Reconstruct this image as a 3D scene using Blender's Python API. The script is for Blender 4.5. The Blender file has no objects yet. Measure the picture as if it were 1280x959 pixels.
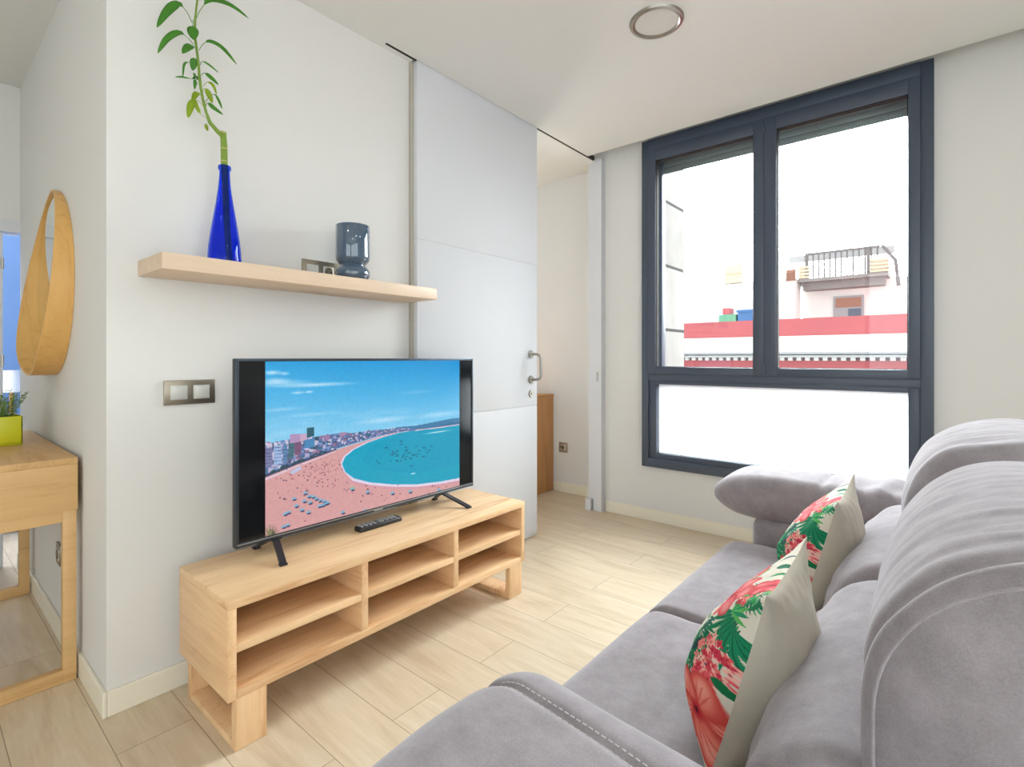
import bpy, bmesh, math, random
import numpy as np
from mathutils import Vector, noise, Matrix
random.seed(7)
S = bpy.context.scene
COL = S.collection
PI = math.pi
YAW = math.radians(40.04); CY, SY = math.cos(YAW), math.sin(YAW)
F = 642.7; HZ = 447.5; CAMZ = 1.1

# ------------------------------------------------------------------ materials
def lin(c):
    return tuple(((v/255)/12.92 if v/255 <= .04045 else ((v/255+.055)/1.055)**2.4) for v in c)
def newmat(name):
    m = bpy.data.materials.new(name); m.use_nodes = True
    nt = m.node_tree; b = nt.nodes['Principled BSDF']
    return m, nt, b
def N(nt, t, **kw):
    n = nt.nodes.new(t)
    for k, v in kw.items():
        if k in n.inputs: n.inputs[k].default_value = v
        else: setattr(n, k, v)
    return n
def plain(name, rgb, rough=.5, metal=0, noise_amt=.03, nscale=30, bump=0, bscale=200, spec=.5, coat=0):
    m, nt, b = newmat(name); c = lin(rgb)
    b.inputs['Roughness'].default_value = rough; b.inputs['Metallic'].default_value = metal
    b.inputs['Specular IOR Level'].default_value = spec; b.inputs['Coat Weight'].default_value = coat
    tc = N(nt, 'ShaderNodeTexCoord'); nz = N(nt, 'ShaderNodeTexNoise', Scale=nscale, Detail=3.0)
    nt.links.new(tc.outputs['Object'], nz.inputs['Vector'])
    mr = N(nt, 'ShaderNodeMapRange'); mr.inputs['To Min'].default_value = 1-noise_amt; mr.inputs['To Max'].default_value = 1+noise_amt
    nt.links.new(nz.outputs['Fac'], mr.inputs['Value'])
    vm = N(nt, 'ShaderNodeVectorMath', operation='SCALE'); vm.inputs[0].default_value = c
    nt.links.new(mr.outputs['Result'], vm.inputs['Scale']); nt.links.new(vm.outputs[0], b.inputs['Base Color'])
    if bump:
        n2 = N(nt, 'ShaderNodeTexNoise', Scale=bscale, Detail=4.0); nt.links.new(tc.outputs['Object'], n2.inputs['Vector'])
        bp = N(nt, 'ShaderNodeBump', Strength=bump, Distance=.002); nt.links.new(n2.outputs['Fac'], bp.inputs['Height'])
        nt.links.new(bp.outputs[0], b.inputs['Normal'])
    return m
def wood(name, rgb, dark, axis='Y', scale=1.0, rough=.45, contrast=.5):
    m, nt, b = newmat(name); b.inputs['Roughness'].default_value = rough
    tc = N(nt, 'ShaderNodeTexCoord'); mp = N(nt, 'ShaderNodeMapping')
    sc = {'X': (1.2, 14, 14), 'Y': (14, 1.2, 14), 'Z': (14, 14, 1.2)}[axis]
    mp.inputs['Scale'].default_value = tuple(s*scale for s in sc)
    nt.links.new(tc.outputs['Object'], mp.inputs['Vector'])
    n1 = N(nt, 'ShaderNodeTexNoise', Scale=1.0, Detail=8.0, Roughness=.62, Distortion=.6)
    nt.links.new(mp.outputs[0], n1.inputs['Vector'])
    mp2 = N(nt, 'ShaderNodeMapping'); mp2.inputs['Scale'].default_value = tuple(s*scale*7 for s in sc)
    nt.links.new(tc.outputs['Object'], mp2.inputs['Vector'])
    n2 = N(nt, 'ShaderNodeTexNoise', Scale=1.0, Detail=4.0); nt.links.new(mp2.outputs[0], n2.inputs['Vector'])
    mx = N(nt, 'ShaderNodeMath', operation='MULTIPLY_ADD'); mx.inputs[1].default_value = .35
    nt.links.new(n2.outputs['Fac'], mx.inputs[0]); nt.links.new(n1.outputs['Fac'], mx.inputs[2])
    cr = N(nt, 'ShaderNodeValToRGB'); e = cr.color_ramp.elements
    e[0].position = .42-.0*contrast; e[0].color = (*lin(dark), 1); e[1].position = .82; e[1].color = (*lin(rgb), 1)
    k = cr.color_ramp.elements.new(.62); k.color = (*[a*.75+d*.25 for a, d in zip(lin(rgb), lin(dark))], 1)
    nt.links.new(mx.outputs[0], cr.inputs['Fac']); nt.links.new(cr.outputs[0], b.inputs['Base Color'])
    bp = N(nt, 'ShaderNodeBump', Strength=.06, Distance=.001); nt.links.new(n2.outputs['Fac'], bp.inputs['Height'])
    nt.links.new(bp.outputs[0], b.inputs['Normal'])
    return m
def fabric(name, rgb, mott=.12, sheen=.4, weave=500):
    m, nt, b = newmat(name); c = lin(rgb)
    b.inputs['Roughness'].default_value = .95; b.inputs['Specular IOR Level'].default_value = .15
    b.inputs['Sheen Weight'].default_value = sheen; b.inputs['Sheen Roughness'].default_value = .45
    b.inputs['Sheen Tint'].default_value = (1, .97, 1, 1)
    tc = N(nt, 'ShaderNodeTexCoord')
    nz = N(nt, 'ShaderNodeTexNoise', Scale=22.0, Detail=6.0, Roughness=.7); nt.links.new(tc.outputs['Object'], nz.inputs['Vector'])
    n3 = N(nt, 'ShaderNodeTexNoise', Scale=float(weave), Detail=2.0); nt.links.new(tc.outputs['Object'], n3.inputs['Vector'])
    ad = N(nt, 'ShaderNodeMath', operation='MULTIPLY_ADD'); ad.inputs[1].default_value = .5
    nt.links.new(n3.outputs['Fac'], ad.inputs[0]); nt.links.new(nz.outputs['Fac'], ad.inputs[2])
    mr = N(nt, 'ShaderNodeMapRange'); mr.inputs['From Min'].default_value = .45; mr.inputs['From Max'].default_value = 1.05
    mr.inputs['To Min'].default_value = 1-mott; mr.inputs['To Max'].default_value = 1+mott
    nt.links.new(ad.outputs[0], mr.inputs['Value'])
    vm = N(nt, 'ShaderNodeVectorMath', operation='SCALE'); vm.inputs[0].default_value = c
    nt.links.new(mr.outputs['Result'], vm.inputs['Scale']); nt.links.new(vm.outputs[0], b.inputs['Base Color'])
    bp = N(nt, 'ShaderNodeBump', Strength=.25, Distance=.0015); nt.links.new(ad.outputs[0], bp.inputs['Height'])
    nt.links.new(bp.outputs[0], b.inputs['Normal'])
    return m
def attrmat(name, emit=0.0, rough=.9, sheen=0, spec=.3):
    m, nt, b = newmat(name); a = N(nt, 'ShaderNodeAttribute', attribute_name='Col')
    b.inputs['Roughness'].default_value = rough; b.inputs['Specular IOR Level'].default_value = spec
    if emit:
        b.inputs['Base Color'].default_value = (.01, .01, .01, 1)
        nt.links.new(a.outputs['Color'], b.inputs['Emission Color']); b.inputs['Emission Strength'].default_value = emit
    else:
        nt.links.new(a.outputs['Color'], b.inputs['Base Color'])
        tc = N(nt, 'ShaderNodeTexCoord'); n3 = N(nt, 'ShaderNodeTexNoise', Scale=600.0, Detail=2.0)
        nt.links.new(tc.outputs['Object'], n3.inputs['Vector'])
        bp = N(nt, 'ShaderNodeBump', Strength=.25, Distance=.001); nt.links.new(n3.outputs['Fac'], bp.inputs['Height'])
        nt.links.new(bp.outputs[0], b.inputs['Normal'])
    return m
def clearglass(name, tint=(.97, .985, .98), ior=1.45):
    m = bpy.data.materials.new(name); m.use_nodes = True; nt = m.node_tree; nt.nodes.clear()
    o = N(nt, 'ShaderNodeOutputMaterial'); tr = N(nt, 'ShaderNodeBsdfTransparent'); tr.inputs[0].default_value = (*tint, 1)
    gl = N(nt, 'ShaderNodeBsdfGlossy', Roughness=.01); lw = N(nt, 'ShaderNodeLayerWeight', Blend=.5); pw = N(nt, 'ShaderNodeMath', operation='POWER'); pw.inputs[1].default_value = 5; nt.links.new(lw.outputs['Facing'], pw.inputs[0])
    fr = N(nt, 'ShaderNodeMath', operation='MULTIPLY_ADD'); fr.inputs[1].default_value = .9; fr.inputs[2].default_value = .03; nt.links.new(pw.outputs[0], fr.inputs[0])
    mx = N(nt, 'ShaderNodeMixShader'); nt.links.new(fr.outputs[0], mx.inputs[0]); nt.links.new(tr.outputs[0], mx.inputs[1])
    nt.links.new(gl.outputs[0], mx.inputs[2]); nt.links.new(mx.outputs[0], o.inputs[0]); return m
def frosted(name):
    m = bpy.data.materials.new(name); m.use_nodes = True; nt = m.node_tree; nt.nodes.clear()
    o = N(nt, 'ShaderNodeOutputMaterial'); tl = N(nt, 'ShaderNodeBsdfTranslucent'); tl.inputs[0].default_value = (.84, .87, .88, 1)
    df = N(nt, 'ShaderNodeBsdfDiffuse'); df.inputs[0].default_value = (.8, .82, .82, 1)
    mx = N(nt, 'ShaderNodeMixShader'); mx.inputs[0].default_value = .22
    tc = N(nt, 'ShaderNodeTexCoord'); nz = N(nt, 'ShaderNodeTexNoise', Scale=900.0); nt.links.new(tc.outputs['Object'], nz.inputs['Vector'])
    bp = N(nt, 'ShaderNodeBump', Strength=.2, Distance=.001); nt.links.new(nz.outputs['Fac'], bp.inputs['Height'])
    nt.links.new(bp.outputs[0], tl.inputs['Normal'])
    nt.links.new(tl.outputs[0], mx.inputs[1]); nt.links.new(df.outputs[0], mx.inputs[2]); nt.links.new(mx.outputs[0], o.inputs[0]); return m

def floor_mat():
    m, nt, b = newmat('oak laminate'); b.inputs['Roughness'].default_value = .34
    tc = N(nt, 'ShaderNodeTexCoord')
    br = N(nt, 'ShaderNodeTexBrick', offset=.37, offset_frequency=2); br.inputs['Scale'].default_value = 1.0
    br.inputs['Brick Width'].default_value = 1.28; br.inputs['Row Height'].default_value = .192
    br.inputs['Mortar Size'].default_value = .0011; br.inputs['Mortar Smooth'].default_value = .1; br.inputs['Bias'].default_value = 0.0
    br.inputs['Color1'].default_value = (0, 0, 0, 1); br.inputs['Color2'].default_value = (1, 1, 1, 1); br.inputs['Mortar'].default_value = (.5, .5, .5, 1)
    nt.links.new(tc.outputs['Object'], br.inputs['Vector'])
    # shift the grain per plank
    sh = N(nt, 'ShaderNodeVectorMath', operation='SCALE'); sh.inputs['Scale'].default_value = 9.0
    nt.links.new(br.outputs['Color'], sh.inputs[0])
    ad = N(nt, 'ShaderNodeVectorMath', operation='ADD'); nt.links.new(tc.outputs['Object'], ad.inputs[0]); nt.links.new(sh.outputs[0], ad.inputs[1])
    mp = N(nt, 'ShaderNodeMapping'); mp.inputs['Scale'].default_value = (1.5, 11, 1); nt.links.new(ad.outputs[0], mp.inputs['Vector'])
    n1 = N(nt, 'ShaderNodeTexNoise', Scale=1.0, Detail=9.0, Roughness=.6, Distortion=1.6); nt.links.new(mp.outputs[0], n1.inputs['Vector'])
    mp2 = N(nt, 'ShaderNodeMapping'); mp2.inputs['Scale'].default_value = (9, 110, 1); nt.links.new(ad.outputs[0], mp2.inputs['Vector'])
    n2 = N(nt, 'ShaderNodeTexNoise', Scale=1.0, Detail=3.0); nt.links.new(mp2.outputs[0], n2.inputs['Vector'])
    mx = N(nt, 'ShaderNodeMath', operation='MULTIPLY_ADD'); mx.inputs[1].default_value = .3
    nt.links.new(n2.outputs['Fac'], mx.inputs[0]); nt.links.new(n1.outputs['Fac'], mx.inputs[2])
    cr = N(nt, 'ShaderNodeValToRGB'); e = cr.color_ramp.elements
    e[0].position = .44; e[0].color = (*lin((200, 179, 150)), 1); e[1].position = .85; e[1].color = (*lin((224, 208, 184)), 1)
    k = cr.color_ramp.elements.new(.6); k.color = (*lin((213, 194, 166)), 1)
    nt.links.new(mx.outputs[0], cr.inputs['Fac'])
    hv = N(nt, 'ShaderNodeMapRange'); hv.inputs['To Min'].default_value = .96; hv.inputs['To Max'].default_value = 1.04
    nt.links.new(br.outputs['Color'], hv.inputs['Value'])
    vm = N(nt, 'ShaderNodeVectorMath', operation='SCALE'); nt.links.new(cr.outputs[0], vm.inputs[0]); nt.links.new(hv.outputs[0], vm.inputs['Scale'])
    mix = N(nt, 'ShaderNodeMix', data_type='RGBA'); nt.links.new(br.outputs['Fac'], mix.inputs[0])
    nt.links.new(vm.outputs[0], mix.inputs[6]); mix.inputs[7].default_value = (*lin((146, 126, 100)), 1)
    nt.links.new(mix.outputs[2], b.inputs['Base Color'])
    bp = N(nt, 'ShaderNodeBump', Strength=.08, Distance=.001); nt.links.new(n2.outputs['Fac'], bp.inputs['Height'])
    nt.links.new(bp.outputs[0], b.inputs['Normal'])
    return m
def stone_mat():
    m, nt, b = newmat('stone cladding'); b.inputs['Roughness'].default_value = .85
    tc = N(nt, 'ShaderNodeTexCoord')
    sp = N(nt, 'ShaderNodeSeparateXYZ'); nt.links.new(tc.outputs['Object'], sp.inputs[0])
    cb = N(nt, 'ShaderNodeCombineXYZ'); nt.links.new(sp.outputs['Y'], cb.inputs['X']); nt.links.new(sp.outputs['Z'], cb.inputs['Y'])
    br = N(nt, 'ShaderNodeTexBrick', offset=0.0); br.inputs['Scale'].default_value = 1.0
    br.inputs['Brick Width'].default_value = 50; br.inputs['Row Height'].default_value = .452; br.inputs['Mortar Size'].default_value = .011
    ad = N(nt, 'ShaderNodeVectorMath', operation='ADD'); ad.inputs[1].default_value = (20, .057, 0)
    nt.links.new(cb.outputs[0], ad.inputs[0]); nt.links.new(ad.outputs[0], br.inputs['Vector'])
    br.inputs['Color1'].default_value = (*lin((150, 146, 142)), 1); br.inputs['Color2'].default_value = (*lin((138, 134, 130)), 1)
    br.inputs['Mortar'].default_value = (*lin((22, 18, 16)), 1)
    nz = N(nt, 'ShaderNodeTexNoise', Scale=6.0, Detail=8.0); nt.links.new(tc.outputs['Object'], nz.inputs['Vector'])
    mr = N(nt, 'ShaderNodeMapRange'); mr.inputs['To Min'].default_value = .7; mr.inputs['To Max'].default_value = 1.25
    nt.links.new(nz.outputs['Fac'], mr.inputs['Value'])
    vm = N(nt, 'ShaderNodeVectorMath', operation='SCALE'); nt.links.new(br.outputs['Color'], vm.inputs[0]); nt.links.new(mr.outputs[0], vm.inputs['Scale'])
    nt.links.new(vm.outputs[0], b.inputs['Base Color']); return m

M = dict(
    wall=plain('wall paint', (226, 225, 222), .85, noise_amt=.012, nscale=3, bump=.05, bscale=150, spec=.2),
    ceil=plain('ceiling paint', (226, 226, 223), .9, noise_amt=.01, nscale=3, spec=.2),
    taupe=plain('taupe trim', (186, 182, 168), .6),
    base=plain('baseboard lacquer', (240, 234, 216), .45, noise_amt=.01),
    white=plain('white lacquer', (218, 220, 224), .55, spec=.3, noise_amt=.01, nscale=5),
    blue_wall=plain('blue wall paint', (104, 134, 176), .85, noise_amt=.02),
    frame=plain('anthracite aluminium', (68, 78, 94), .38, .0, noise_amt=.04, nscale=60, spec=.6),
    shutter=plain('shutter slats', (128, 138, 138), .5, .2),
    oak=wood('oak veneer lengthwise', (244, 208, 162), (202, 146, 96), 'Y'),
    oakz=wood('oak veneer upright', (244, 208, 162), (202, 146, 96), 'Z'),
    oakx=wood('oak veneer across', (240, 202, 156), (198, 142, 94), 'X'),
    pale=wood('pale ash veneer', (222, 198, 172), (200, 170, 140), 'Y'),
    tabw=wood('table oak', (222, 182, 126), (190, 146, 92), 'Y'),
    tabx=wood('table oak across', (216, 176, 120), (184, 140, 86), 'X'),
    hoop=wood('ochre ash', (228, 180, 106), (206, 152, 82), 'Z', 2.4),
    cabw=wood('cabinet wood', (206, 150, 92), (180, 122, 66), 'Z'),
    steel=plain('brushed steel', (176, 170, 160), .32, 1, noise_amt=.06, nscale=300),
    nickel=plain('satin nickel', (158, 154, 146), .35, 1, noise_amt=.05),
    plate=plain('taupe metal plate', (158, 148, 132), .35, .85, noise_amt=.06, nscale=250),
    key=plain('pale switch key', (205, 205, 200), .3, .1),
    dark=plain('dark gap', (30, 28, 26), .8),
    tvb=plain('black tv plastic', (30, 33, 38), .35, 0, spec=.5),
    tvf=plain('gunmetal tv trim', (70, 78, 88), .3, .7),
    tvsilver=plain('silver tv strip', (170, 176, 182), .3, .8),
    scr=plain('black glass', (8, 12, 16), .12, 0, spec=.5),
    remote=plain('remote plastic', (38, 38, 40), .4), button=plain('remote buttons', (150, 150, 152), .5),
    sofa=fabric('grey mauve velvet', (148, 141, 145), .26, .35),
    stitch=plain('light thread', (205, 200, 204), .8),
    cream=fabric('cream linen', (208, 201, 184), .05, .1, 900),
    yellow=plain('lime ceramic', (205, 205, 30), .35), soil=plain('soil', (60, 45, 30), .95, bump=.5),
    leaf=plain('bright leaf', (96, 165, 62), .45, noise_amt=.2, nscale=40), leafy=plain('yellow green leaf', (170, 195, 55), .5, noise_amt=.15),
    leafd=plain('shrub leaf', (100, 132, 70), .5, noise_amt=.3, nscale=60),
    cane=plain('bamboo cane', (120, 150, 50), .4, noise_amt=.1, nscale=80), node=plain('bamboo joint', (180, 180, 110), .6),
    smoke=plain('slate blue glass', (62, 86, 108), .06, 0, spec=.8, coat=1, noise_amt=.08, nscale=20),
    glass=clearglass('window glass'), frost=frosted('frosted glass'),
    diff=plain('lamp diffuser', (214, 213, 208), .5),
    shade=plain('lamp shade', (238, 234, 228), .8),
    floor=floor_mat(), stone=stone_mat(),
    out_red=plain('red facade paint', (150, 74, 78), .9, noise_amt=.15, nscale=1.5),
    out_white=plain('white facade paint', (196, 194, 190), .9, noise_amt=.06, nscale=2),
    out_grey=plain('grey weathered plaster', (112, 108, 106), .9, noise_amt=.3, nscale=4),
    out_cornice=plain('cornice grey', (136, 136, 138), .9), out_brown=plain('brown shutter', (130, 92, 76), .8, noise_amt=.1),
    out_dark=plain('dark pane', (58, 66, 84), .3), out_green=plain('green crate', (78, 128, 102), .7), out_blue=plain('blue tank', (40, 84, 130), .6),
    out_rail=plain('weathered railing', (92, 88, 88), .9, noise_amt=.3, nscale=6), out_tan=plain('tan block', (176, 160, 140), .9), street=plain('street asphalt', (110, 108, 104), .95),
)
def blueglass():
    m, nt, b = newmat('cobalt glass')
    b.inputs['Base Color'].default_value = (.01, .06, .95, 1); b.inputs['Roughness'].default_value = .02
    b.inputs['Transmission Weight'].default_value = .95; b.inputs['IOR'].default_value = 1.3
    tc = N(nt, 'ShaderNodeTexCoord'); nz = N(nt, 'ShaderNodeTexNoise', Scale=8.0); nt.links.new(tc.outputs['Object'], nz.inputs['Vector'])
    cr = N(nt, 'ShaderNodeValToRGB'); cr.color_ramp.elements[0].color = (.02, .10, .98, 1); cr.color_ramp.elements[1].color = (.05, .2, 1, 1)
    nt.links.new(nz.outputs['Fac'], cr.inputs[0]); nt.links.new(cr.outputs[0], b.inputs['Base Color'])
    return m
M['blue'] = blueglass()
mm, nt_, b_ = newmat('mirror silver'); b_.inputs['Metallic'].default_value = 1; b_.inputs['Roughness'].default_value = .02
tcx = N(nt_, 'ShaderNodeTexCoord'); nzx = N(nt_, 'ShaderNodeTexNoise', Scale=2.0); nt_.links.new(tcx.outputs['Object'], nzx.inputs['Vector'])
crx = N(nt_, 'ShaderNodeValToRGB'); crx.color_ramp.elements[0].color = (.80, .83, .80, 1); crx.color_ramp.elements[1].color = (.84, .87, .84, 1)
nt_.links.new(nzx.outputs['Fac'], crx.inputs[0]); nt_.links.new(crx.outputs[0], b_.inputs['Base Color']); M['mirror'] = mm

# ------------------------------------------------------------------ mesh helpers
def box(bm, x0, x1, y0, y1, z0, z1, bev=0.0, seg=2):
    g = bmesh.ops.create_cube(bm, size=1); vs = g['verts']
    for v in vs:
        v.co = Vector(((x0+x1)/2+v.co.x*(x1-x0), (y0+y1)/2+v.co.y*(y1-y0), (z0+z1)/2+v.co.z*(z1-z0)))
    if bev:
        es = set(e for v in vs for e in v.link_edges)
        bmesh.ops.bevel(bm, geom=list(es), offset=bev, segments=seg, profile=.5, affect='EDGES')
def tube(bm, pts, r, n=10, caps=True):
    pts = [Vector(p) for p in pts]; rr = r if isinstance(r, (list, tuple)) else [r]*len(pts)
    rings = []; prev = None
    for i, p in enumerate(pts):
        d = (pts[min(i+1, len(pts)-1)]-pts[max(i-1, 0)]).normalized()
        if prev is None:
            a = Vector((0, 0, 1)) if abs(d.z) < .9 else Vector((1, 0, 0))
            x = d.cross(a).normalized()
        else:
            x = (prev-d*prev.dot(d)).normalized()
        prev = x; y = d.cross(x)
        rings.append([bm.verts.new(p+(x*math.cos(2*PI*k/n)+y*math.sin(2*PI*k/n))*rr[i]) for k in range(n)])
    for a, b in zip(rings, rings[1:]):
        for k in range(n): bm.faces.new((a[k], a[(k+1) % n], b[(k+1) % n], b[k]))
    if caps:
        bm.faces.new(rings[0][::-1]); bm.faces.new(rings[-1])
def lathe(bm, c, prof, n=40, axis='Z', caps=True):
    rings = []
    for r, h in prof:
        ring = []
        for k in range(n):
            a = 2*PI*k/n
            if axis == 'Z': p = (c[0]+r*math.cos(a), c[1]+r*math.sin(a), c[2]+h)
            elif axis == 'X': p = (c[0]+h, c[1]+r*math.cos(a), c[2]+r*math.sin(a))
            else: p = (c[0]-r*math.cos(a), c[1]+h, c[2]+r*math.sin(a))
            ring.append(bm.verts.new(p))
        rings.append(ring)
    for a, b in zip(rings, rings[1:]):
        for k in range(n): bm.faces.new((a[k], a[(k+1) % n], b[(k+1) % n], b[k]))
    if caps and prof[0][0] > 1e-6: bm.faces.new(rings[0][::-1])
    if caps and prof[-1][0] > 1e-6: bm.faces.new(rings[-1])
ORG = {}
def tag(o, label=None, cat=None, group=None, kind=None):
    if label: o['label'] = label
    if cat: o['category'] = cat
    if group: o['group'] = group
    if kind: o['kind'] = kind
    return o
def thing(name, label, cat, loc=(0, 0, 0), group=None, kind=None):
    o = bpy.data.objects.new(name, None); COL.objects.link(o); o.location = loc; o.empty_display_size = .05
    ORG[o.name] = Vector(loc); return tag(o, label, cat, group, kind)
def obj(name, bm, mat, parent=None, origin=None, smooth=False, label=None):
    me = bpy.data.meshes.new(name)
    og = Vector(origin) if origin is not None else (ORG[parent.name] if parent else Vector((0, 0, 0)))
    if og.length: bmesh.ops.translate(bm, verts=bm.verts, vec=-og)
    bmesh.ops.recalc_face_normals(bm, faces=bm.faces)
    bm.to_mesh(me); bm.free()
    me.materials.append(M[mat] if isinstance(mat, str) else mat)
    if smooth:
        for p in me.polygons: p.use_smooth = True
        if smooth != 'all':
            try: me.set_sharp_from_angle(angle=math.radians(40))
            except Exception: pass
    o = bpy.data.objects.new(name, me); COL.objects.link(o)
    if parent: o.parent = parent
    else: o.location = og
    ORG[o.name] = og
    if label: o['label'] = label
    return o
def bx(name, mat, parent, *dims, bev=.0, origin=None, label=None):
    bm = bmesh.new(); box(bm, *dims, bev=bev); return obj(name, bm, mat, parent, origin, smooth=bool(bev), label=label)
def struct(name, mat, boxes, label=None, bev=0):
    bm = bmesh.new()
    for d in boxes: box(bm, *d, bev=bev)
    o = obj(name, bm, mat); tag(o, kind='structure')
    if label: o['label'] = label
    return o
def copy_tree(o, parent=None):
    c = o.copy(); COL.objects.link(c); c.parent = parent; ORG[c.name] = ORG.get(o.name, Vector())
    for ch in list(o.children): copy_tree(ch, c)
    return c
def nz(p, s): return noise.noise(Vector(p)*s)

# ------------------------------------------------------------------ the room shell
XW, YC, YW, ZC = -1.967, .407, 3.27, 2.52      # tv wall, its corner, window wall, ceiling
XL, XR, YB = -3.73, 1.9, -2.7
struct('floor', 'floor', [(-5.4, XR+.1, YB-.1, 3.6, -.05, 0)], 'light oak laminate floor of long planks')
struct('ceiling', 'ceil', [(XL, XR, YB, YC, ZC, ZC+.1), (-1.922, XR, YC, 3.115, ZC, ZC+.1), (XW, -1.922, YC, 1.41, ZC, ZC+.1),
                           (XL-.1, XR, YB, YW+.15, 2.68, 2.75), (-5.3, XW-.1, YC+.1, 3.6, 2.57, 2.63), (-1.922, XR, 3.105, 3.115, ZC+.1, 2.68)],
       'off-white ceiling stopping short of the window wall')
struct('wall_left', 'wall', [(-2.075, XW, YC, 1.572, 0, 2.68)], 'white wall behind the television')
struct('wall_entry', 'wall', [(XL, -2.075, YC, YC+.1, 0, 2.68)], 'white wall carrying the round wooden mirror')
WX0, WX1, WZ0, WZ1 = -1.568, -.037, .37, 2.56
struct('wall_window', 'wall', [(-1.93, WX0, YW, YW+.1, 0, 2.68), (WX1, XR, YW, YW+.1, 0, 2.68), (WX0, WX1, YW, YW+.1, 0, WZ0),
                               (WX0, WX1, YW, YW+.1, WZ1, 2.68), (-2.075, -1.93, 3.36, YW+.2, 0, 2.68)],
       'off-white wall around the large window')
struct('wall_right', 'wall', [(XR, XR+.1, 1.2, YW+.1, 0, 2.68), (XR, XR+.1, YB, -2.4, 0, 2.68), (XR, XR+.1, -2.4, 1.2, 2.4, 2.68)])  # wide gap left for the added side fill opening
BACK_FILL = [(-.9, 1.5)]  # opening added so the sky fills the room from behind
struct('wall_back', 'wall', [(XL, BACK_FILL[0][0], YB-.1, YB, 0, 2.68), (BACK_FILL[0][1], XR, YB-.1, YB, 0, 2.68)]
       + [(a, b, YB-.1, YB, 2.4, 2.68) for a, b in BACK_FILL])
struct('wall_hall', 'wall', [(XL-.1, XL, YB, -.62, 0, 2.68), (XL-.1, XL, -.62, YC+.1, 1.80, 2.68)], 'white wall above the doorway to the blue room')
struct('trim_1', 'white', [(XL-.1, XL+.015, -.62, YC, 1.755, 1.82)], 'white architrave over the doorway to the blue room')
struct('wall_blue', 'blue_wall', [(-5.35, -5.25, -2.0, .64, 0, 2.6), (-5.25, XL, .60, .64, 0, 2.6), (XL-.02, XL, YC+.1, .60, 0, 2.57)], 'blue wall seen through the doorway')
struct('wall_bedroom', 'wall', [(-3.0, -2.075, 3.51, 3.6, 0, 2.57), (-5.3, -4.9, 3.51, 3.6, 0, 2.57), (-4.9, -3.0, 3.51, 3.6, 0, .7), (-4.9, -3.0, 3.51, 3.6, 2.4, 2.57),
                                (-5.3, -5.2, .64, 3.6, 0, 2.57), (-2.1, -2.06, 3.4, 3.6, 0, 2.57)], 'white wall of the next room seen past the sliding door')
# baseboards
struct('baseboard_left', 'base', [(XW, XW+.012, YC+.0003, 1.572, 0, .078)], 'cream baseboard below the television wall', bev=.003)
struct('baseboard_entry', 'base', [(XL, XW+.012, YC-.012, YC, 0, .0785)], 'cream baseboard below the mirror wall', bev=.003)
struct('baseboard_window', 'base', [(-1.86, XR, YW-.012, YW, 0, .078)], 'cream baseboard below the window', bev=.003)
struct('baseboard_bedroom', 'base', [(-2.49, -2.1, 3.498, 3.51, 0, .078)], 'cream baseboard in the next room', bev=.003)
# corner jambs of the sliding door
struct('trim_2', 'taupe', [(-1.99, -1.95, 1.574, 1.588, 0, ZC)], 'narrow upright trim where the television wall ends')
j = struct('trim_3', 'white', [(-1.985, -1.868, 3.235, YW+.09, 0, ZC-.0), (-1.995, -1.95, 3.20, 3.235, 0, .08), (-1.93, -1.868, 3.21, 3.24, 0.0, ZC)], 'white door post beside the window wall')
struct('trim_4', 'dark', [(-1.9378, -1.9222, 1.41, 1.587, ZC+.001, ZC+.03), (-1.9378, -1.9222, 2.534, 3.209, ZC+.001, ZC+.03)], 'dark ceiling slot in which the door slides')
struct('trim_5', 'ceil', [(-1.967, -1.938, 1.41, 1.575, ZC, ZC+.04), (-1.967, -1.938, 2.536, 3.235, ZC, ZC+.04), (-2.075, -1.967, 1.572, 3.235, ZC, ZC+.1)], 'lintel over the sliding door')
bx('strike_plate', 'steel', j, -1.905, -1.893, 3.207, 3.2105, .93, 1.0, bev=.001, label='small steel strike plate on the post')

# sliding door
dr = bmesh.new(); box(dr, -1.962, -1.925, 1.588, 2.532, .012, .806, bev=.0015); box(dr, -1.962, -1.925, 1.588, 2.532, .810, 1.668, bev=.0015)
box(dr, -1.962, -1.925, 1.588, 2.532, 1.672, ZC+.01, bev=.0015); box(dr, -1.958, -1.929, 1.592, 2.528, .015, ZC)
door = obj('door_1', dr, 'white', smooth=True); tag(door, 'white sliding door panel with two fine horizontal grooves', kind='structure')
bm = bmesh.new()
HY = 2.468
def dz(py, t=3.13): return CAMZ-(py-HZ)/F*t
for z in (dz(443), dz(474.5)):
    lathe(bm, (-1.925, HY, z), [(.0, .0), (.024, .0), (.024, .007), (.021, .010), (.0, .010)], 24, 'X')
z0, z1 = dz(474.5), dz(443)
tube(bm, [(-1.92, HY, z0), (-1.885, HY+.004, z0), (-1.868, HY+.012, z0+.006), (-1.86, HY+.016, z0+.022), (-1.86, HY+.016, z1-.022), (-1.868, HY+.012, z1-.006), (-1.885, HY+.004, z1), (-1.92, HY, z1)], .0085, 14)
obj('door_handle', bm, 'nickel', door, smooth=True, label='satin nickel pull handle')
bm = bmesh.new(); zl = dz(492)
lathe(bm, (-1.925, HY, zl), [(.0, .0), (.022, .0), (.022, .006), (.019, .009), (.008, .009), (.008, .014), (0, .014)], 24, 'X')
obj('lock_rose', bm, 'steel', door, smooth=True, label='round steel lock rose')

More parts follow.
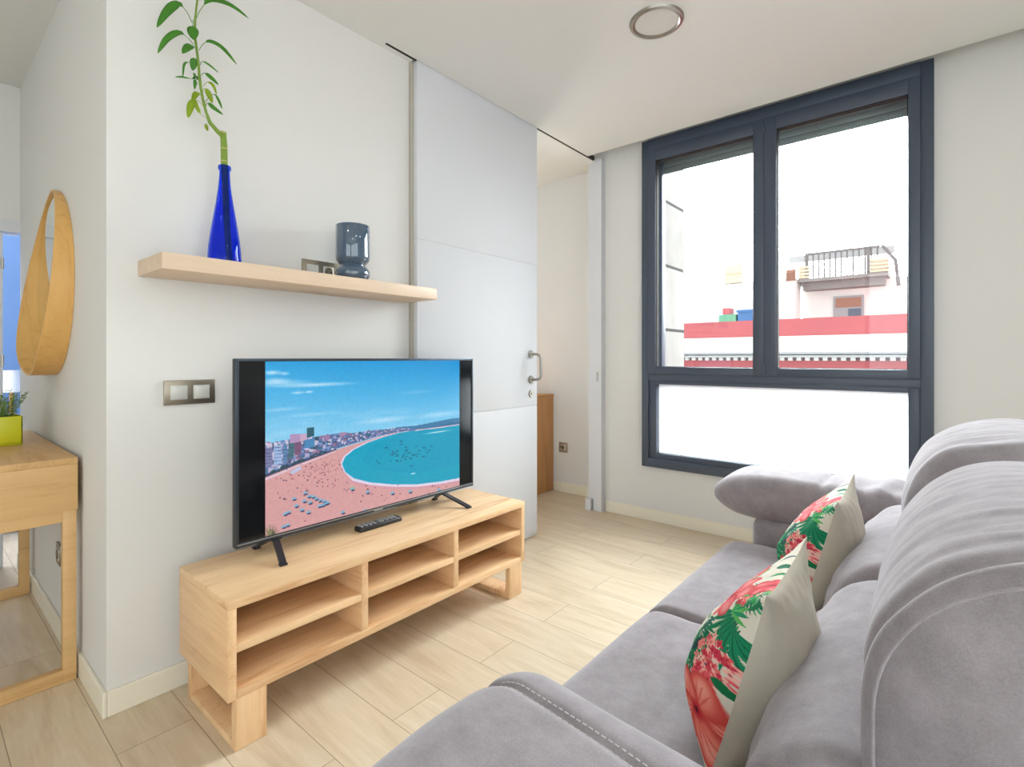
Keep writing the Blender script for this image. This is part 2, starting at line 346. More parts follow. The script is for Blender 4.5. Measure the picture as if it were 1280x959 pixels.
# ------------------------------------------------------------------ the window
win = thing('window_1', 'large dark grey aluminium window with two sashes above a frosted pane', None, (WX0, 3.25, WZ0), kind='structure')
def wf(name, boxes, mat='frame', parent=win, bev=.003, label=None):
    bm = bmesh.new()
    for d in boxes: box(bm, *d, bev=bev)
    return obj(name, bm, mat, parent, smooth=bool(bev), label=label)
fo = wf('window_frame', [(WX0, WX0+.047, 3.23, 3.36, WZ0, WZ1), (WX1-.052, WX1, 3.23, 3.36, WZ0, WZ1), (WX0+.046, WX1-.051, 3.231, 3.359, WZ0, WZ0+.06),
                         (WX0+.046, WX1-.051, 3.226, 3.359, 2.485, WZ1), (WX0+.046, WX1-.051, 3.233, 3.359, .952, .996),
                         (WX0+.046, WX0+.098, 3.245, 3.35, WZ0+.055, .956), (WX1-.10, WX1-.051, 3.245, 3.35, WZ0+.055, .956),
                         (WX0+.097, WX1-.099, 3.246, 3.349, WZ0+.055, WZ0+.095), (WX0+.097, WX1-.099, 3.246, 3.349, .925, .956)])
def sash(x0, x1, gx0, gx1, yf):
    z0, z1 = .995, 2.49
    s = wf('window_sash', [(x0, gx0, yf, yf+.06, z0, z1), (gx1, x1, yf, yf+.06, z0, z1), (gx0-.001, gx1+.001, yf+.001, yf+.059, z0, 1.04), (gx0-.001, gx1+.001, yf+.001, yf+.059, 2.412, z1)])
    wf('gasket', [(gx0, gx0+.004, yf+.012, yf+.05, 1.04, 2.412), (gx1-.004, gx1, yf+.012, yf+.05, 1.04, 2.412), (gx0, gx1, yf+.012, yf+.05, 2.408, 2.412), (gx0, gx1, yf+.012, yf+.05, 1.04, 1.044)], 'dark', s, 0)
    wf('pane', [(gx0, gx1, yf+.028, yf+.034, 1.04, 2.412)], 'glass', s, 0)
    return s
s1 = sash(-1.521, -.80, -1.467, -.859, 3.222); s2 = sash(-.798, -.089, -.734, -.137, 3.218)
wf('espagnolette', [(-.806, -.792, 3.212, 3.22, 1.0, 1.075), (-.806, -.792, 3.212, 3.22, 2.40, 2.44)], 'frame', s2, .002)
wf('frosted_pane', [(WX0+.095, WX1-.10, 3.29, 3.296, WZ0+.095, .925)], 'frost', win, 0, 'frosted glass lower pane')
# outside roller shutter, just lowered
sh = thing('roller_shutter', 'grey roller shutter just lowered behind the top of the window', 'shutter', (-.8, 3.42, 2.37))
bm = bmesh.new(); box(bm, -1.50, -.09, 3.407, 3.416, 2.38, 2.62)
for k in range(6): box(bm, -1.50, -.09, 3.40, 3.412, 2.372+k*.042, 2.372+k*.042+.039, bev=.004)
so = obj('slat_curtain', bm, 'shutter', sh, smooth=True)
bm = bmesh.new()
for k in range(64): box(bm, -1.475+k*.0215, -1.475+k*.0215+.010, 3.397, 3.4015, 2.453, 2.457)
obj('light_slot', bm, 'out_cornice', so, label='row of small pale slots')
for x in (-1.545, -.13): bx('guide_rail', 'frame', sh, x, x+.06, 3.37, 3.43, .40, 2.6, bev=.002)

# glazing of unseen openings added to let in fill light
for i, (a, b) in enumerate(BACK_FILL):
    w = thing('window_%d' % (i+2), 'unseen balcony door added behind the camera for fill light', None, (a, YB, 0), kind='structure')
    wf('window_frame', [(a, a+.05, YB-.08, YB-.02, 0, 2.4), (b-.05, b, YB-.08, YB-.02, 0, 2.4), (a, b, YB-.08, YB-.02, 0, .06), (a, b, YB-.08, YB-.02, 2.34, 2.4), ((a+b)/2-.04, (a+b)/2+.04, YB-.08, YB-.02, .06, 2.34)], 'frame', w)
    wf('pane', [(a+.05, b-.05, YB-.052, YB-.048, .06, 2.34)], 'glass', w, 0)
w = thing('window_5', 'unseen glass doors added on the right for fill light', None, (XR, -.6, 0), kind='structure')  # added to brighten the wall behind the television
wf('window_frame', [(XR+.02, XR+.08, a, a+.05, 0, 2.4) for a in (-2.4, -1.2, 0, 1.15)]+[(XR+.02, XR+.08, -2.4, 1.2, 0, .06), (XR+.02, XR+.08, -2.4, 1.2, 2.34, 2.4)], 'frame', w)
wf('pane', [(XR+.048, XR+.052, -2.35, 1.15, .06, 2.34)], 'glass', w, 0)
w = thing('window_4', 'unseen window added to light the next room', None, (-4.9, 3.55, .7), kind='structure')  # added out of sight to brighten the next room
wf('window_frame', [(-4.9, -4.84, 3.53, 3.58, .7, 2.4), (-3.06, -3.0, 3.53, 3.58, .7, 2.4), (-4.9, -3.0, 3.53, 3.58, .7, .76), (-4.9, -3.0, 3.53, 3.58, 2.34, 2.4)], 'frame', w)
wf('pane', [(-4.84, -3.06, 3.552, 3.556, .76, 2.34)], 'glass', w, 0)

# ------------------------------------------------------------------ outside
struct('wall_pier', 'stone', [(-1.99, -1.50, 3.44, 3.80, -4, 6)], 'stone-clad pier of the facade just outside the window')
struct('ground_street', 'street', [(-30, 25, 4.5, 40, -9.1, -9)], 'street below')
D = 14.0
par = thing('parapet_building', 'white building across the street with red painted parapet and toothed cornice', 'building', (-4, D, -9))
bm = bmesh.new(); box(bm, -16, 8, D, D+3, -9, 1.16); obj('facade', bm, 'out_red', par, label='red painted wall')
bm = bmesh.new(); box(bm, -16, 8, D-.10, D+.25, 1.15, 1.63); obj('parapet_band', bm, 'out_white', par, label='white plaster band')
bm = bmesh.new(); box(bm, -16, 8, D+.02, D+.25, 1.63, 2.053); obj('bounce_backing', bm, 'out_white', par)  # white backing added to keep red bounce off the house
bm = bmesh.new(); box(bm, -16, 8, D-.04, D+.02, 1.63, 2.055); obj('parapet_top', bm, 'out_red', par, label='red painted parapet top')
bm = bmesh.new(); box(bm, -16, 8, D-.30, D, 1.11, 1.16); box(bm, -16, 8, D-.24, D, 1.19, 1.24); obj('cornice', bm, 'out_cornice', par)
bm = bmesh.new(); box(bm, -10, -9.905, D-.12, D, 1.035, 1.115); dn = obj('dentil', bm, 'out_white', par, label='small white cornice tooth')
for k in range(1, 76):
    c = dn.copy(); COL.objects.link(c); c.parent = par; c.location = (k*.182, 0, 0)
bm = bmesh.new(); box(bm, -16, 8, D-.02, D, 1.035, 1.115); obj('frieze', bm, plain('frieze', (104, 84, 92), .9), par)
Y2 = 18.0
def XY(px, Y):
    u = (px-640)/F; return Y*(u*CY-SY)/(u*SY+CY)
def TY(px, Y):
    u = (px-640)/F; return Y/(u*SY+CY)
def Z2(px, py, Y): return CAMZ+(HZ-py)/F*TY(px, Y)
house = thing('rooftop_house', 'weathered white rooftop house with railed terrace behind the red parapet', 'building', (XY(1050, Y2), Y2, -9))
bm = bmesh.new(); box(bm, XY(1003, Y2), XY(1118, Y2)+.4, Y2, Y2+3, -9, Z2(1050, 352, Y2)); obj('wall', bm, 'out_white', house)
xa, xb = XY(1003, Y2), XY(1113, Y2); zt = Z2(1060, 338, Y2); zb = Z2(1060, 352, Y2)
bm = bmesh.new(); box(bm, xa, xb, Y2-.7, Y2+.3, zb, zb+.10); box(bm, xa+.1, xb-.1, Y2-.5, Y2, zb-.22, zb); obj('terrace_slab', bm, 'out_grey', house)
bm = bmesh.new(); zr = Z2(1060, 318, Y2)
for k in range(13): box(bm, xa+.25+k*(xb-xa-.5)/12-.02, xa+.25+k*(xb-xa-.5)/12+.02, Y2-.6, Y2-.56, zb+.1, zr)
box(bm, xa+.2, xb-.2, Y2-.62, Y2-.54, zr, zr+.06); box(bm, xa+.18, xa+.26, Y2-.64, Y2-.54, zb, zr+.06); box(bm, xb-.5, xb-.42, Y2-.64, Y2-.54, zb, zr+.06); tube(bm, [(xb-.15, Y2-.6, zr+.05), (xb+.15, Y2-.6, zr-.4), (xb+.22, Y2-.6, zb-.3)], .05, 6)
obj('railing', bm, 'out_rail', house)
for (p, q) in ((xa, xa+.28), (xb-.42, xb)):
    bm = bmesh.new(); box(bm, p+.03, q-.03, Y2-.62, Y2-.38, zb+.10, zb+.5)
    for k in range(4): box(bm, p, q, Y2-.65, Y2-.35, zb+.12+k*.1, zb+.18+k*.1)
    obj('planter', bm, 'out_tan', house)
bm = bmesh.new(); box(bm, xa-.35, xb+.1, Y2-.1, Y2+.02, zr-.1, zr+.10); box(bm, xa-.9, xa+.05, Y2-.05, Y2+.2, zb-.05, zb+.08); box(bm, xa-.9, xa-.86, Y2-.05, Y2, zb, zb+.95); obj('roof_edge', bm, 'out_cornice', house)
wx0, wx1 = XY(1042, Y2), XY(1080, Y2); wz0, wz1 = Z2(1060, 402, Y2), Z2(1060, 370, Y2)
wv = wf('window_frame', [(wx0, wx1, Y2-.06, Y2, wz0, wz1)], 'out_cornice', house, 0)
wf('shutter', [(wx0+.06, wx1-.06, Y2-.08, Y2-.05, wz0+.42, wz1-.06)], 'out_brown', wv, 0)
wf('pane', [((wx0+wx1)/2, wx1-.06, Y2-.08, Y2-.05, wz0+.05, wz0+.37)], 'out_dark', wv, 0)
low = thing('low_house', 'plain white rooftop block left of the terrace house', 'building', (XY(900, 17), 17, -9))
bm = bmesh.new(); box(bm, XY(895, 17), XY(1003, 18)-.02, 17, 17.9, -9, Z2(940, 352, 17)); box(bm, XY(845, 17), XY(894, 17), 17.1, 17.9, -9, Z2(870, 345, 17)); obj('wall', bm, 'out_white', low)
bm = bmesh.new(); box(bm, XY(906, 17), XY(928, 17), 16.96, 17.02, Z2(917, 342, 17), Z2(917, 332, 17)); box(bm, XY(906, 17), XY(928, 17), 17.0, 17.9, Z2(917, 355, 17), Z2(917, 332, 17)); obj('chimney', bm, 'out_tan', low)
bm = bmesh.new(); box(bm, XY(982.5, 17), XY(995, 17), 16.98, 17.0, Z2(988, 350.5, 17), Z2(988, 337, 17))
for i in range(4):
    for k in range(4): box(bm, XY(983+i*3.2, 17), XY(985+i*3.2, 17), 16.95, 17.0, Z2(988, 350-k*3.2, 17)-.04, Z2(988, 350-k*3.2, 17))
obj('vent_block', bm, 'out_brown', low)
for (n, mt, a, b, c, d, l, cat) in (('crate', 'out_red', 903, 912, 393, 385, 'small red box on top of the green box on the roof opposite', 'box'),
                               ('crate', 'out_green', 898, 920, 408, 393, 'green box on the roof opposite', 'box'),
                               ('water_tank', 'out_blue', 922, 942, 408, 388, 'blue tank on the roof beside the green box', 'tank')):
    Yc = 15.2; bm = bmesh.new(); box(bm, XY(a, Yc), XY(b, Yc), Yc, Yc+.4, Z2(910, c, Yc)+.001, Z2(910, d, Yc), bev=.015)
    if n == 'water_tank': box(bm, XY(a, Yc)-.03, XY(b, Yc)+.03, Yc-.03, Yc+.43, Z2(a, d, Yc)-.06, Z2(a, d, Yc))
    tag(obj(n, bm, mt, origin=(XY(a, Yc), Yc, Z2(a, c, Yc))), l, cat)
bm = bmesh.new(); box(bm, -8, -2, 15.1, 15.8, 0, Z2(910, 408, 15.2)); tag(obj('roof_ledge', bm, 'out_white'), kind='structure')
for (x, y, z, h, l) in ((XY(889, 17.5), 17.5, Z2(870, 345, 17), .45, 'thin antenna pole on the left rooftop'), (XY(1109, 14.15), 14.15, 2.055, .34, 'thin pole on the red parapet right of the terrace house window')):
    bm = bmesh.new(); tube(bm, [(x, y, z), (x, y, z+h)], .016, 6); tube(bm, [(x-.08, y, z+h-.06), (x+.08, y, z+h-.06)], .007, 6); tag(obj('antenna', bm, 'out_cornice', origin=(x, y, z)), l, 'antenna')

# ------------------------------------------------------------------ tv stand
st = thing('tv_stand', 'low oak tv stand with six open compartments below the television', 'tv stand', (-1.70, 1.235, 0))
X0, X1, A, B, ZB, ZT = -1.89, -1.51, .580, 1.889, .147, .426
T = .025
bx('top_board', 'oak', st, X0, X1, A, B, ZT-T, ZT, bev=.001)
bx('bottom_board', 'oak', st, X0, X1-.001, A+T, B-T, ZB, ZB+T, bev=.001)
bx('side_panel', 'oakx', st, X0, X1, A, A+T-.001, ZB, ZT-T, bev=.001); bx('side_panel', 'oakx', st, X0, X1, B-T+.001, B, ZB, ZT-T, bev=.001)
cw = (B-A-4*T)/3
for k in (1, 2): bx('divider', 'oakx', st, X0+.006, X1-.002, A+k*(cw+T), A+k*(cw+T)+T, ZB+T, ZT-T, bev=.001)
for k in range(3): bx('shelf_board', 'oak', st, X0+.006, X1-.003, A+T+k*(cw+T), A+(k+1)*(cw+T), .275, .298, bev=.001)
bx('back_panel', 'oak', st, X0, X0+.005, A+T, B-T, ZB+T, ZT-T)
for y in (.600, 1.782):
    t = .024; y1 = y+.088; bm = bmesh.new(); xa, xb = -1.875, -1.512
    box(bm, xb-t, xb, y, y1, 0.001, ZB, bev=.001); box(bm, xa, xa+t, y, y1, 0.001, ZB, bev=.001)
    box(bm, xa+t, xb-t, y, y1, 0.001, t, bev=.001); box(bm, xa+t, xb-t, y, y1, ZB-.012, ZB, bev=.001)
    obj('leg', bm, 'oakz', st, smooth=True)

# ------------------------------------------------------------------ television
XT = -1.75
tv = thing('television', 'large flat television showing an aerial picture of a sandy bay', 'television', (XT-.02, 1.239, ZT))
TY0, TY1, TZ0, TZ1 = .694, 1.784, .483, 1.098
bm = bmesh.new(); box(bm, XT-.022, XT, TY0, TY1, TZ0, TZ1, bev=.003); box(bm, XT-.06, XT-.02, TY0+.12, TY1-.12, TZ0+.03, TZ1-.22, bev=.008)
obj('housing', bm, 'tvb', tv, smooth=True)
bm = bmesh.new(); w_ = .010
box(bm, XT, XT+.006, TY0, TY0+w_, TZ0, TZ1, bev=.001); box(bm, XT, XT+.006, TY1-w_, TY1, TZ0, TZ1, bev=.001)
box(bm, XT, XT+.006, TY0+w_, TY1-w_, TZ1-w_, TZ1, bev=.001); box(bm, XT, XT+.006, TY0+w_, TY1-w_, TZ0, TZ0+.016, bev=.001)
bz = obj('bezel', bm, 'tvf', tv, smooth=True)
bm = bmesh.new(); box(bm, XT+.006, XT+.0072, TY0+.004, TY1-.004, TZ0+.009, TZ0+.0125); box(bm, XT+.006, XT+.0075, 1.218, 1.26, TZ0+.003, TZ0+.0085)
obj('trim_strip', bm, 'tvsilver', bz, label='thin silver strip along the bottom')
bm = bmesh.new(); box(bm, XT, XT+.002, TY0+w_, TY1-w_, TZ0+.016, TZ1-w_); sc_ = obj('screen', bm, 'scr', tv)

# picture painter -----------------------------------------------------------
class Canvas:
    def __init__(s, w, h, x0, x1, y0, y1, base):
        s.w, s.h = w, h; xs = np.linspace(x0, x1, w); ys = np.linspace(y0, y1, h)
        s.X, s.Y = np.meshgrid(xs, ys); s.C = np.zeros((h, w, 3)) + np.array(base, float)/255
    def blend(s, mask, col, a=1.0):
        mk = (mask*a)[..., None]; s.C = s.C*(1-mk)+np.array(col, float)/255*mk
    def poly(s, pts, col, a=1.0):
        inside = np.zeros(s.X.shape, bool); n = len(pts)
        for i in range(n):
            (xi, yi), (xj, yj) = pts[i], pts[i-1]
            if yi == yj: continue
            c = ((yi > s.Y) != (yj > s.Y)) & (s.X < (xj-xi)*(s.Y-yi)/(yj-yi)+xi); inside ^= c
        s.blend(inside.astype(float), col, a)
    def ell(s, cx, cy, rx, ry, col, ang=0, a=1.0, soft=.25):
        c, q = math.cos(ang), math.sin(ang); dx, dy = s.X-cx, s.Y-cy
        r = np.sqrt(((dx*c+dy*q)/rx)**2+((-dx*q+dy*c)/ry)**2); s.blend(np.clip((1-r)/soft+.5*0, 0, 1), col, a)
    def noise(s, fx, fy, seed, octs=3):
        rng = np.random.RandomState(seed); out = np.zeros(s.X.shape); amp = 1; tot = 0
        for o in range(octs):
            gx, gy = max(2, int(fx*2**o)), max(2, int(fy*2**o)); g = rng.rand(gy+1, gx+1)
            U = np.linspace(0, gx-1e-3, s.w)[None, :].repeat(s.h, 0); V = np.linspace(0, gy-1e-3, s.h)[:, None].repeat(s.w, 1)
            iu, iv = U.astype(int), V.astype(int); fu, fv = U-iu, V-iv; fu = fu*fu*(3-2*fu); fv = fv*fv*(3-2*fv)
            out += amp*((g[iv, iu]*(1-fu)+g[iv, iu+1]*fu)*(1-fv)+(g[iv+1, iu]*(1-fu)+g[iv+1, iu+1]*fu)*fv); tot += amp; amp *= .5
        return out/tot
def srgb2lin(C):
    return np.where(C <= .04045, C/12.92, ((C+.055)/1.055)**2.4)
def color_mesh(name, P, C, mat, parent, thick=None, smooth=False, label=None):
    """P (h,w,3) world points, C (h,w,3) srgb colours; makes one grid mesh with a colour attribute"""
    h, w, _ = P.shape; og = np.array(ORG[parent.name]); V = (P-og).reshape(-1, 3)
    idx = np.arange(h*w).reshape(h, w); Fq = np.stack([idx[:-1, :-1], idx[:-1, 1:], idx[1:, 1:], idx[1:, :-1]], -1).reshape(-1, 4)
    me = bpy.data.meshes.new(name); me.vertices.add(len(V)); me.vertices.foreach_set('co', V.astype(np.float32).ravel())
    me.loops.add(Fq.size); me.loops.foreach_set('vertex_index', Fq.astype(np.int32).ravel())
    me.polygons.add(len(Fq)); me.polygons.foreach_set('loop_start', np.arange(0, Fq.size, 4, dtype=np.int32))
    me.update(calc_edges=True)
    if smooth: me.polygons.foreach_set('use_smooth', np.ones(len(Fq), bool))
    if C is not None:
        at = me.color_attributes.new('Col', 'FLOAT_COLOR', 'POINT'); L = srgb2lin(np.clip(C, 0, 1)).reshape(-1, 3)
        at.data.foreach_set('color', np.concatenate([L, np.ones((len(L), 1))], 1).astype(np.float32).ravel())
    me.materials.append(mat); me.validate(); o = bpy.data.objects.new(name, me); COL.objects.link(o); o.parent = parent; ORG[o.name] = ORG[parent.name]
    if label: o['label'] = label
    return o
def scr(px, py):   # a point of the picture, as metres on the screen: (along the wall, height)
    u = (px-640)/F; t = -XT/(SY-u*CY); return (t*(u*SY+CY), CAMZ-(py-HZ)/F*t)
py0, py1, pz0, pz1 = .790, 1.695, TZ0+.016, TZ1-w_
cv = Canvas(520, 350, py0, py1, pz1, pz0, (60, 165, 220))
g = (cv.Y-pz0)/(pz1-pz0)
for i, c in enumerate(((10, 140, 205), (150, 205, 235))):
    pass
sky_t = np.clip((g-.40)/.6, 0, 1); left = np.clip(1-(cv.X-py0)/(py1-py0), 0, 1)
skyc = (1-sky_t)[..., None]*np.array((150, 208, 236))/255+sky_t[..., None]*np.array((4, 140, 208))/255
skyc = skyc+(left*.16)[..., None]*(np.array((.8, .9, .95))-skyc); cv.C = skyc
n1 = cv.noise(5, 14, 3, 4)
cv.blend(np.clip((n1-.52)*4, 0, 1)*np.clip(1-abs(g-.50)/.2, 0, 1), (205, 228, 242), .6)
def P(*a): return [scr(x, y) for x, y in a]
def EL(px, py, rx, ry, col, a=1.0, soft=.6, ang=0):
    x, y = scr(px, py); t = 1.75/(SY-(px-640)/F*CY); k = t/F; cv.ell(x, y, rx*k*1.25, ry*k, col, ang, a, soft)
for (x, y, rx, ry, a) in ((340, 466, 12, 4, .8), (355, 467, 7, 3, .7), (350, 479, 40, 5, .55), (395, 481, 55, 3.5, .75), (344, 476, 18, 5, .6), (372, 491, 9, 2.4, .7), (386, 490, 6, 2, .8), (350, 512, 30, 3, .35), (390, 518, 35, 3, .3), (480, 525, 40, 5, .5), (550, 518, 40, 5, .45), (520, 490, 30, 3, .2)):
    EL(x, y, rx, ry, (225, 236, 248), a, 1.0)
hill = P((495, 534), (520, 532), (545, 527), (560, 524), (573.5, 522), (575, 545), (495, 545)); cv.poly(hill, (58, 118, 160))
cv.poly(P((530, 537), (560, 529), (575, 527), (575, 545), (530, 545)), (42, 100, 140), .7)
# sand and sea
cv.poly(P((328, 597), (370, 580), (420, 562), (470, 547), (492, 541), (576, 534), (576, 700), (328, 700)), (206, 154, 154))
shore = ((500, 540.5), (480, 546), (460, 553), (442, 562), (431, 571), (427, 580), (431, 590), (442, 598), (462, 603), (490, 605.5), (520, 605.5), (550, 602), (576, 597), (576, 531), (540, 536))
def ofs(d): return [(x+(0 if x > 570 else -d*.6 if x < 470 else 0), y+(d if y > 590 else -d*.2)) for x, y in shore]
cv.poly(P(*ofs(6)), (205, 150, 160)); cv.poly(P(*ofs(3)), (214, 206, 226)); cv.poly(P(*shore), (14, 156, 186))
n2 = cv.noise(10, 10, 9, 4)
cv.poly(P((575, 531), (540, 536), (505, 541), (480, 549), (460, 560), (452, 575), (470, 588), (520, 592), (576, 580)), (2, 142, 184), .35)
EL(505, 572, 40, 12, (10, 158, 186), .7, 1.0)
EL(547, 540, 22, 1.3, (205, 225, 235), .9, .8)
rng = random.Random(4)
sea_pts = [(505+rng.gauss(0, 17), 568+rng.gauss(0, 6.5)) for _ in range(52)]
for x, y in sea_pts:
    if x < 570: EL(x, y, rng.uniform(1.0, 2.6), rng.uniform(.6, 1.1), (10, 70, 90), .85)
EL(516, 592, 4, 1.2, (225, 235, 240), .8)
# town strip
town_top = [(328, 557), (345, 552), (362, 549), (395, 546), (420, 542), (445, 541), (470, 537.5), (500, 535), (520, 536)]
town_bot = [(520, 538), (492, 541), (470, 546), (420, 561), (370, 579), (328, 596)]
cv.poly(P(*(town_top+town_bot)), (92, 112, 158))
def tb(x):
    pts = town_bot[::-1]
    for (a, b), (c, d) in zip(pts, pts[1:]):
        if a <= x <= c: return b+(d-b)*(x-a)/(c-a)
    return 541
def tt(x):
    for (a, b), (c, d) in zip(town_top, town_top[1:]):
        if a <= x <= c: return b+(d-b)*(x-a)/(c-a)
    return 537
for k in range(420):
    x = 331+180*rng.random()**1.3; y = tt(x)+(tb(x)-tt(x))*rng.random()*.92; s = .5+3.2*(1-(x-331)/185)
    c = rng.choice([(186, 176, 208), (120, 150, 200), (150, 110, 140), (60, 80, 110), (50, 96, 120), (214, 206, 226), (90, 90, 130), (44, 70, 84)])
    w2, h2 = s*rng.uniform(.5, 1.1), s*rng.uniform(.3, .9); cv.poly(P((x-w2, y-h2), (x+w2, y-h2), (x+w2, y+h2), (x-w2, y+h2)), c, .8)
for (x0_, x1_, y0_, y1_, c) in ((331, 340, 560, 585, (120, 122, 160)), (342, 352, 557, 582, (150, 176, 214)), (353, 359, 556, 580, (90, 130, 170)), (360, 367, 554, 574, (70, 110, 120)), (368, 376, 553, 570, (128, 84, 112)), (362, 383, 543, 554, (168, 140, 180)), (380, 393, 549, 561, (70, 130, 180)), (375, 384, 543, 552, (190, 160, 186)), (383, 392, 535, 548, (26, 86, 104)), (404, 412, 544, 552, (150, 120, 160)), (424, 432, 541, 546, (160, 130, 160))):
    cv.poly(P((x0_, y0_), (x1_, y0_-1), (x1_, y1_-3), (x0_, y1_)), c)
    if x1_ < 378:
        for k in range(5):
            yy = y0_+2.2+k*(y1_-y0_-4)/5; cv.poly(P((x0_+.5, yy), (x1_-.5, yy-.8), (x1_-.5, yy), (x0_+.5, yy+.9)), (58, 74, 120), .75)
cv.poly(P((328, 598), (370, 581), (420, 562.5), (420, 561), (370, 578), (328, 594.5)), (44, 50, 84), .85)
cv.poly(P((328, 602), (370, 584), (420, 564.5), (420, 563.5), (370, 582), (328, 599.5)), (214, 200, 220), .8)
for k in range(40):
    x = 331+80*rng.random(); EL(x, tb(x)-rng.random()*3, 2.0, 1.5, (26, 70, 74), .8)
# people and parasols on the sand
for k in range(170):
    x, y = rng.uniform(345, 570), rng.gauss(600, 14)
    if y < 575+max(0, (400-x)*.1) or (x > 436 and 565 < y < 606) or (430 < x and y < 600): continue
    if y > 686-.27*(x-295)-4: continue
    EL(x, y, rng.uniform(.7, 1.3), rng.uniform(.7, 1.6), rng.choice([(70, 50, 80), (110, 60, 70), (50, 60, 90), (160, 80, 80)]), .9)
for k in range(60):
    x = rng.gauss(403, 12); y = 585-(x-403)*.3+rng.gauss(0, 6)
    if x < 425: EL(x, y, .7, .8, (120, 60, 76), .8)
for (x, y) in ((381, 616), (367, 623), (386, 620), (391, 620.5), (395, 623), (400, 625), (405, 626), (409, 628), (387, 628), (370, 632), (377, 637), (385, 640), (356, 642), (360, 640), (399, 632), (403, 631), (407, 629), (354, 658), (359, 656), (428, 640), (456, 638), (459, 615), (440, 611), (548, 612), (490, 616), (380, 626), (512, 614)):
    EL(x, y, 3.4, 1.9, (112, 176, 206), .95); EL(x+.9, y+2.0, 3.0, 1.4, (44, 40, 84), .9)
EL(440, 610, 3.2, 1.6, (110, 190, 150), .9)
cv.poly(P((362, 590), (374, 583), (377, 586), (365, 593)), (176, 190, 224), .9)
for k in range(16):
    a = PI*(.05+.9*k/15); x, y = 338, 668
    cv.poly(P((x-1, y+4), (x+1, y+4), (x+math.cos(a)*15, y-math.sin(a)*16)), rng.choice([(84, 92, 60), (140, 136, 100), (60, 70, 50)]), .9)
cv.C = cv.C*(.97+.06*cv.noise(200, 140, 5, 1)[..., None])
Pp = np.stack([np.full(cv.X.shape, XT+.0026), cv.X, cv.Y], -1)
M['pic'] = attrmat('screen picture', emit=.95, rough=.15, spec=.5)
color_mesh('picture', Pp, cv.C, M['pic'], sc_, label='bright beach and bay picture')
for (ay, tips) in ((.829, ((-1.644, .80), (-1.862, .81))), (1.592, ((-1.634, 1.641), (-1.85, 1.632)))):
    bm = bmesh.new()
    for (tx, ty) in tips:
        a, b = Vector((XT-.011, ay, TZ0+.003)), Vector((tx, ty, ZT+.006)); d = (b-a).normalized(); s = Vector((0, .011, 0)) ; n = d.cross(s).normalized()*.004
        q = [bm.verts.new(p+e+f_) for p in (a, b) for e, f_ in ((s, n), (-s, n), (-s, -n), (s, -n))]
        for k in range(4): bm.faces.new((q[k], q[(k+1) % 4], q[4+(k+1) % 4], q[4+k]))
        bm.faces.new(q[:4][::-1]); bm.faces.new(q[4:])
        box(bm, tx-.010, tx+.010, ty-.012, ty+.012, ZT+.0005, ZT+.008, bev=.002)
    box(bm, XT-.03, XT+.004, ay-.018, ay+.018, TZ0-.006, TZ0+.004, bev=.002)
    obj('leg', bm, 'tvb', tv, smooth=True, label='black splayed foot')

# remote control
rc = thing('remote_control', 'black remote control lying on the tv stand in front of the television', 'remote control', (-1.735, 1.235, ZT))
bm = bmesh.new(); box(bm, -1.757, -1.713, 1.135, 1.335, ZT+.0005, ZT+.0185, bev=.005, seg=3)
for v in bm.verts:
    if v.co.z > ZT+.009: v.co.z += .006*max(0, (1.235-abs(v.co.y-1.235)*0-1.135)/.2)*0 + .004*(1-abs(v.co.y-1.235)/.1)
obj('body', bm, 'remote', rc, smooth=True)
for r_ in range(9):
    for c_ in range(3):
        if r_ in (4, 5): continue
        yy = 1.150+r_*.0195; xx = -1.747+c_*.012; bm = bmesh.new(); box(bm, xx-.0035, xx+.0035, yy-.005, yy+.005, ZT+.018, ZT+.0235, bev=.0012)
        obj('button', bm, 'button', rc, smooth=True)
bm = bmesh.new(); lathe(bm, (-1.735, 1.242, ZT+.018), [(0, 0), (.015, 0), (.015, .0065), (.008, .0065), (.008, .0055), (0, .0055)], 24)
obj('navigation_ring', bm, 'tvsilver', rc, smooth=True, label='pale round control')

# ------------------------------------------------------------------ wall shelf, bottle with bamboo, vase
bm = bmesh.new(); box(bm, XW+.0, -1.731, .487, 1.541, 1.360, 1.4085, bev=.001)
tag(obj('wall_shelf', bm, 'pale', origin=(XW, 1.01, 1.36), smooth=True), 'pale wooden floating shelf on the white wall above the television', 'shelf')
SZ = 1.4085
bx_, by_ = -1.855, .703
bt = thing('bottle', 'tall tapered cobalt blue glass bottle on the floating shelf holding bamboo', 'bottle', (bx_, by_, SZ))
outer = [(0, .001), (.045, .001), (.051, .006), (.0515, .02), (.049, .06), (.042, .115), (.034, .165), (.026, .215), (.0195, .262), (.0165, .30), (.0160, .322), (.0195, .325), (.0200, .334), (.0175, .338)]
inner = [(.0145, .337), (.0135, .322), (.0140, .30), (.0165, .262), (.023, .215), (.031, .165), (.039, .115), (.046, .06), (.0485, .02), (.046, .008), (0, .006)]
bm = bmesh.new(); lathe(bm, (bx_, by_, SZ), outer+inner, 48); obj('glass_body', bm, 'blue', bt, smooth=True)
pl = thing('bamboo_cutting', 'lucky bamboo shoot with drooping green leaves standing in the blue bottle', 'plant', (bx_, by_, SZ+.02))
def LP(cx, cy, dx=0.0):   # bamboo points taken in the plane through the bottle
    px, py = 180+cx/4.357, cy/4.357; X = bx_+dx; u = (px-640)/F; t = -X/(SY-u*CY); return Vector((X, t*(u*SY+CY), CAMZ-(py-HZ)/F*t))
bm = bmesh.new(); tube(bm, [(bx_+.008, by_+.012, SZ+.02), (bx_+.002, by_+.004, SZ+.2), (bx_, by_, SZ+.335), LP(437, 860), LP(436, 800), LP(431, 722)], [.010, .010, .0105, .0105, .0105, .0095], 14)
obj('cane', bm, 'cane', pl, smooth=True)
